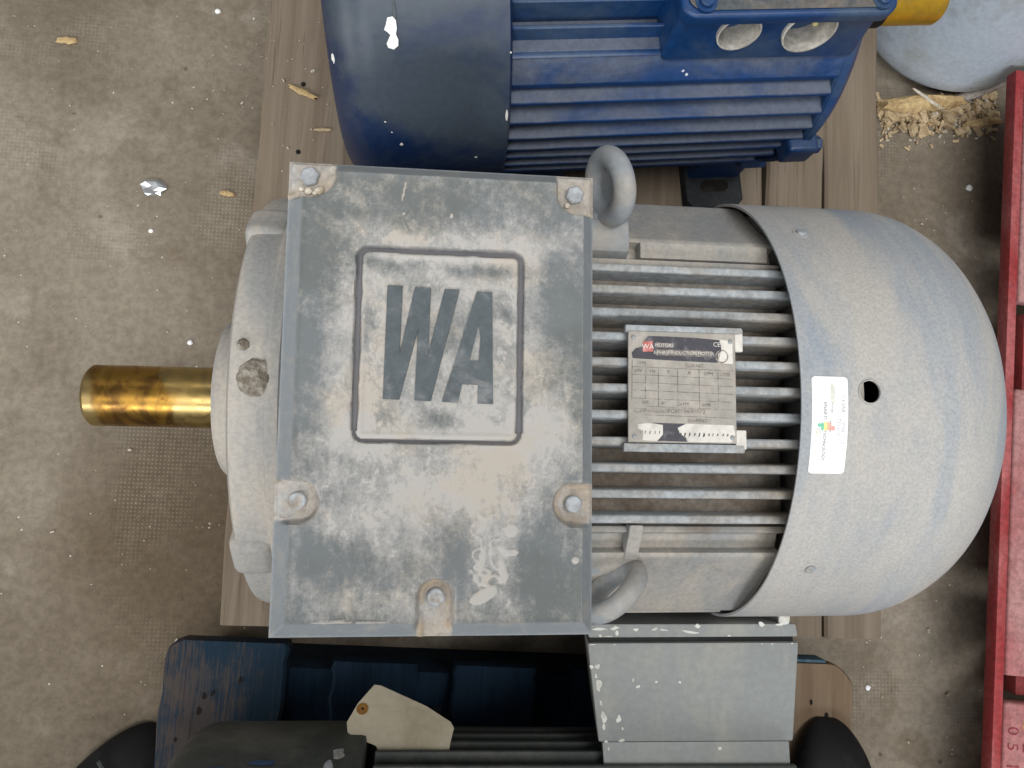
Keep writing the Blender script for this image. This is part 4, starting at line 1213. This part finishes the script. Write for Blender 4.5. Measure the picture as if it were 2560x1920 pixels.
# shavings and sawdust below the timber
def scatter(name, n, region, smin, smax, seed, flatness=.35, density=None):
    g = np.random.default_rng(seed)
    v, f = [], []
    c = 0
    while c < n:
        x = g.uniform(region[0], region[1]); y = g.uniform(region[2], region[3])
        if density is not None and g.random() > density(x, y):
            continue
        L = g.uniform(smin, smax) * (1 if g.random() > .12 else 2.2)
        W_ = L * g.uniform(.2, .7); T = L * flatness * g.uniform(.4, 1)
        a = g.uniform(0, PI); b = g.normal(0, .3)
        z0 = region[4]
        R_ = Matrix.Rotation(a, 3, 'Z') @ Matrix.Rotation(b, 3, 'Y')
        base = len(v)
        lift = z0 + T * .5 + abs(math.sin(b)) * L * .5
        for sx in (-1, 1):
            for sy in (-1, 1):
                for sz in (-1, 1):
                    p = R_ @ Vector((sx * L / 2 * g.uniform(.7, 1), sy * W_ / 2 * g.uniform(.6, 1), sz * T / 2))
                    v.append((x + p.x, y + p.y, lift + p.z))
        for q in ((0, 1, 3, 2), (4, 6, 7, 5), (0, 4, 5, 1), (2, 3, 7, 6), (0, 2, 6, 4), (1, 5, 7, 3)):
            f.append(tuple(base + i for i in q))
        c += 1
    return mesh(name, v, f)
den = lambda x, y: math.exp(-max(0, .485 + .08 * (x - .65) - y) / .016) * (1 if x < .83 else 0) * (1 if y < .505 + .2 * max(0, x - .70) else 0)
o = link('wood_shavings', scatter('wood_shavings', 620, (.632, .815, .425, .55, 0), .003, .011, 3, .35, den), M['shaving'])
tag(o, 'heap of wood shavings and sawdust on the floor by the vessel', kind='stuff')
o = link('wood_shavings', scatter('wood_crumbs', 220, (.632, .815, .42, .55, 0), .002, .007, 8, .5, den), M['crumb'])
tag(o, 'pale crumbs of wood on the floor by the vessel', kind='stuff')
den2 = lambda x, y: .9 * math.exp(-abs(x + .235 + .0 * y) / .035) + .03
o = link('floor_grit', scatter('floor_grit', 80, (-.54, -.2, -.16, .58, 0), .0009, .0024, 5, .7, den2), M['crumb'])
tag(o, 'pale grit scattered on the concrete beside the pallet', kind='stuff')
o = link('floor_grit', scatter('floor_grit_right', 120, (.57, .70, -.40, .45, 0), .0009, .0026, 6, .7), M['crumb'])
tag(o, 'pale grit scattered on the concrete by the red pallet', kind='stuff')
o = link('board_grit', scatter('board_grit', 46, (-.19, -.11, .30, .50, .1308), .0009, .0022, 16, .7), M['crumb'])
tag(o, 'pale grit on the top of the pallet board', kind='stuff')

# ================================================================== LOOSE SCRAPS
def chip(L, W_, T, seed, loc, rz, label, mat='splinter'):
    return chunk('wood_chip', L, W_, T, seed, mat, loc, rz, label, 'wood chip', 'wood chips lying about', taper=.35)
chip(.024, .009, .005, 41, (-.4640, .5365, 0), .03, 'small tan wood chip on concrete, farthest up the left side')
chip(.017, .007, .005, 42, (-.2606, .3405, 0), -.12, 'short pale wood chip on concrete close to the pallet board')
chip(.032, .007, .005, 43, (-.1460, .4150, .1308), -.42, 'long yellow wood chip lying on the pallet board')
chip(.018, .004, .003, 44, (-.1240, .3720, .1308), .02, 'thin wood sliver on pallet board beside the blue fan cover', 'shaving')
chip(.014, .003, .003, 45, (-.3080, -.2180, 0), 1.1, 'tiny wood sliver on concrete above the blue pallet corner', 'crumb')
def foil():
    bm = bmesh.new(); bmesh.ops.create_icosphere(bm, subdivisions=2, radius=1)
    g = np.random.default_rng(77)
    for q in bm.verts:
        n = 1 + .5 * (float(vnoise(q.co.x * 2 + 5, q.co.y * 2 + q.co.z + 5, 1.6, 4)) - .5) + g.normal(0, .09)
        q.co = Vector((q.co.x * .0165 * n, q.co.y * .0105 * n, max(-.002, q.co.z * .0065 * n) + .002))
    me = bpy.data.meshes.new('foil_scrap'); bm.to_mesh(me); bm.free()
    o = link('foil_scrap', me, M['foil'], None, (-.3516, .3463, 0))
    o.rotation_euler = (0, 0, -.15)
    tag(o, 'crumpled silver foil scrap lying on the concrete', 'foil')
foil()
def pebble(loc, r, seed, label, mat='white_paint'):
    bm = bmesh.new(); bmesh.ops.create_icosphere(bm, subdivisions=2, radius=r)
    g = np.random.default_rng(seed)
    for q in bm.verts:
        q.co *= 1 + g.normal(0, .1)
        q.co.z = max(-r * .2, q.co.z * .6) + r * .2
    me = bpy.data.meshes.new('white_crumb'); bm.to_mesh(me); bm.free(); me.shade_smooth()
    tag(link('white_crumb', me, M[mat], None, loc), label, 'crumb', 'white crumbs on the floor')
pebble((-.2797, .5868, 0), .0038, 1, 'round white crumb on concrete near the top of the pallet board')
pebble((.7640, .3780, 0), .0052, 2, 'largest white crumb on concrete beside the red pallet')
pebble((-.3010, .1480, 0), .0034, 3, 'white crumb on concrete just above the brass-coloured shaft')
pebble((-.3530, .2900, 0), .0030, 6, 'white crumb on concrete below the foil scrap')
pebble((.5690, -.3050, 0), .0040, 7, 'white crumb on concrete near the black shoe')

# ================================================================== PERSON: shoe tips and trouser legs at the bottom edge
person = empty('person', (.05, -.55, 0), 0, 'person in dark trousers and black shoes standing over the dark motor', 'person')
def shoe(cx_, toe_y, z0, rot, nm, seed):
    L, W_ = .29, .105
    k, c = 22, 20
    v, f = [], []
    for i in range(k):
        u = (i / (k - 1)) ** 2.2 * .995 + .005
        wv = W_ / 2 * (math.sin(PI * min(1, u * 2.6 + .001) / 2) ** .40) * (1 - .22 * math.exp(-((u - .62) / .16) ** 2)) * (1 if u < .9 else (1 - ((u - .9) / .1) ** 2 * .45))
        hv = .052 * (math.sin(PI * min(1, u * 3.2 + .001) / 2) ** .6) + .055 * (1 / (1 + math.exp(-(u - .45) * 14)))
        for j in range(c):
            t = 2 * PI * j / c
            x = wv * math.copysign(abs(math.cos(t)) ** .8, math.cos(t))
            z = (math.sin(t) * .5 + .5) ** .9 * hv if math.sin(t) > -.95 else 0
            v.append((x, -u * L, z))
    for i in range(k - 1):
        for j in range(c):
            f.append((i * c + j, i * c + (j + 1) % c, (i + 1) * c + (j + 1) % c, (i + 1) * c + j))
    f.append(tuple(range(c))); f.append(tuple(range((k - 1) * c, k * c)))
    me = mesh('shoe', v, f, 60)
    o = link('shoe', me, M['rubber_black'], person, (cx_ - .05, toe_y + .55, z0))
    o.rotation_euler = (0, 0, rot)
    return o
s1 = shoe(.440, -.292, .1305, -.12, 'shoe', 1)
s2 = shoe(-.318, -.312, 0.0, -.62, 'shoe', 2)
for k_ in range(3):
    y = -.045 - .022 * k_
    link('lace', tube('lace', [(-.030, y, .050 + .004 * k_), (0, y - .004, .066 + .004 * k_), (.030, y, .050 + .004 * k_)], .0028, 6), M['dark_paint'], s2)
# body: one continuous figure, standing astride the dark motor and reaching forward with the camera
J = {'pelvis': (-.08, -.72, .90, .135), 'waist': (-.08, -.70, 1.05, .14), 'chest': (-.08, -.62, 1.28, .155), 'neck': (0, -.54, 1.46, .06), 'head': (0, -.47, 1.58, .095), 'crown': (0, -.45, 1.68, .07)}
E_ = [('pelvis', 'waist'), ('waist', 'chest'), ('chest', 'neck'), ('neck', 'head'), ('head', 'crown')]
for sd, n_, ft in ((1, 'r', (.405, -.47, .25)), (-1, 'l', (-.475, -.51, .13))):
    J['hip' + n_] = (sd * .11, -.71, .86, .105)
    J['knee' + n_] = (sd * .27 + (ft[0] - sd * .43) * .5, -.56, .52, .072)
    J['ankle' + n_] = ft + (.055,)
    J['sho' + n_] = (sd * .19, -.59, 1.38, .07)
    J['elb' + n_] = (sd * .24, -.36, 1.16, .05)
    J['wri' + n_] = (sd * .075, -.10, 1.06, .034)
    E_ += [('pelvis', 'hip' + n_), ('hip' + n_, 'knee' + n_), ('knee' + n_, 'ankle' + n_), ('chest', 'sho' + n_), ('sho' + n_, 'elb' + n_), ('elb' + n_, 'wri' + n_)]
nm = list(J)
me = bpy.data.meshes.new('body')
me.from_pydata([(J[q][0] - .05, J[q][1] + .55, J[q][2]) for q in nm], [(nm.index(a_), nm.index(b_)) for a_, b_ in E_], [])
body = link('body', me, None, person)
md = body.modifiers.new('skin', 'SKIN')
for i, q in enumerate(nm):
    me.skin_vertices[0].data[i].radius = (J[q][3], J[q][3])
me.skin_vertices[0].data[0].use_root = True
md.use_smooth_shade = True
sb = body.modifiers.new('smooth', 'SUBSURF'); sb.levels = sb.render_levels = 2
me.materials.append(M['trousers'])
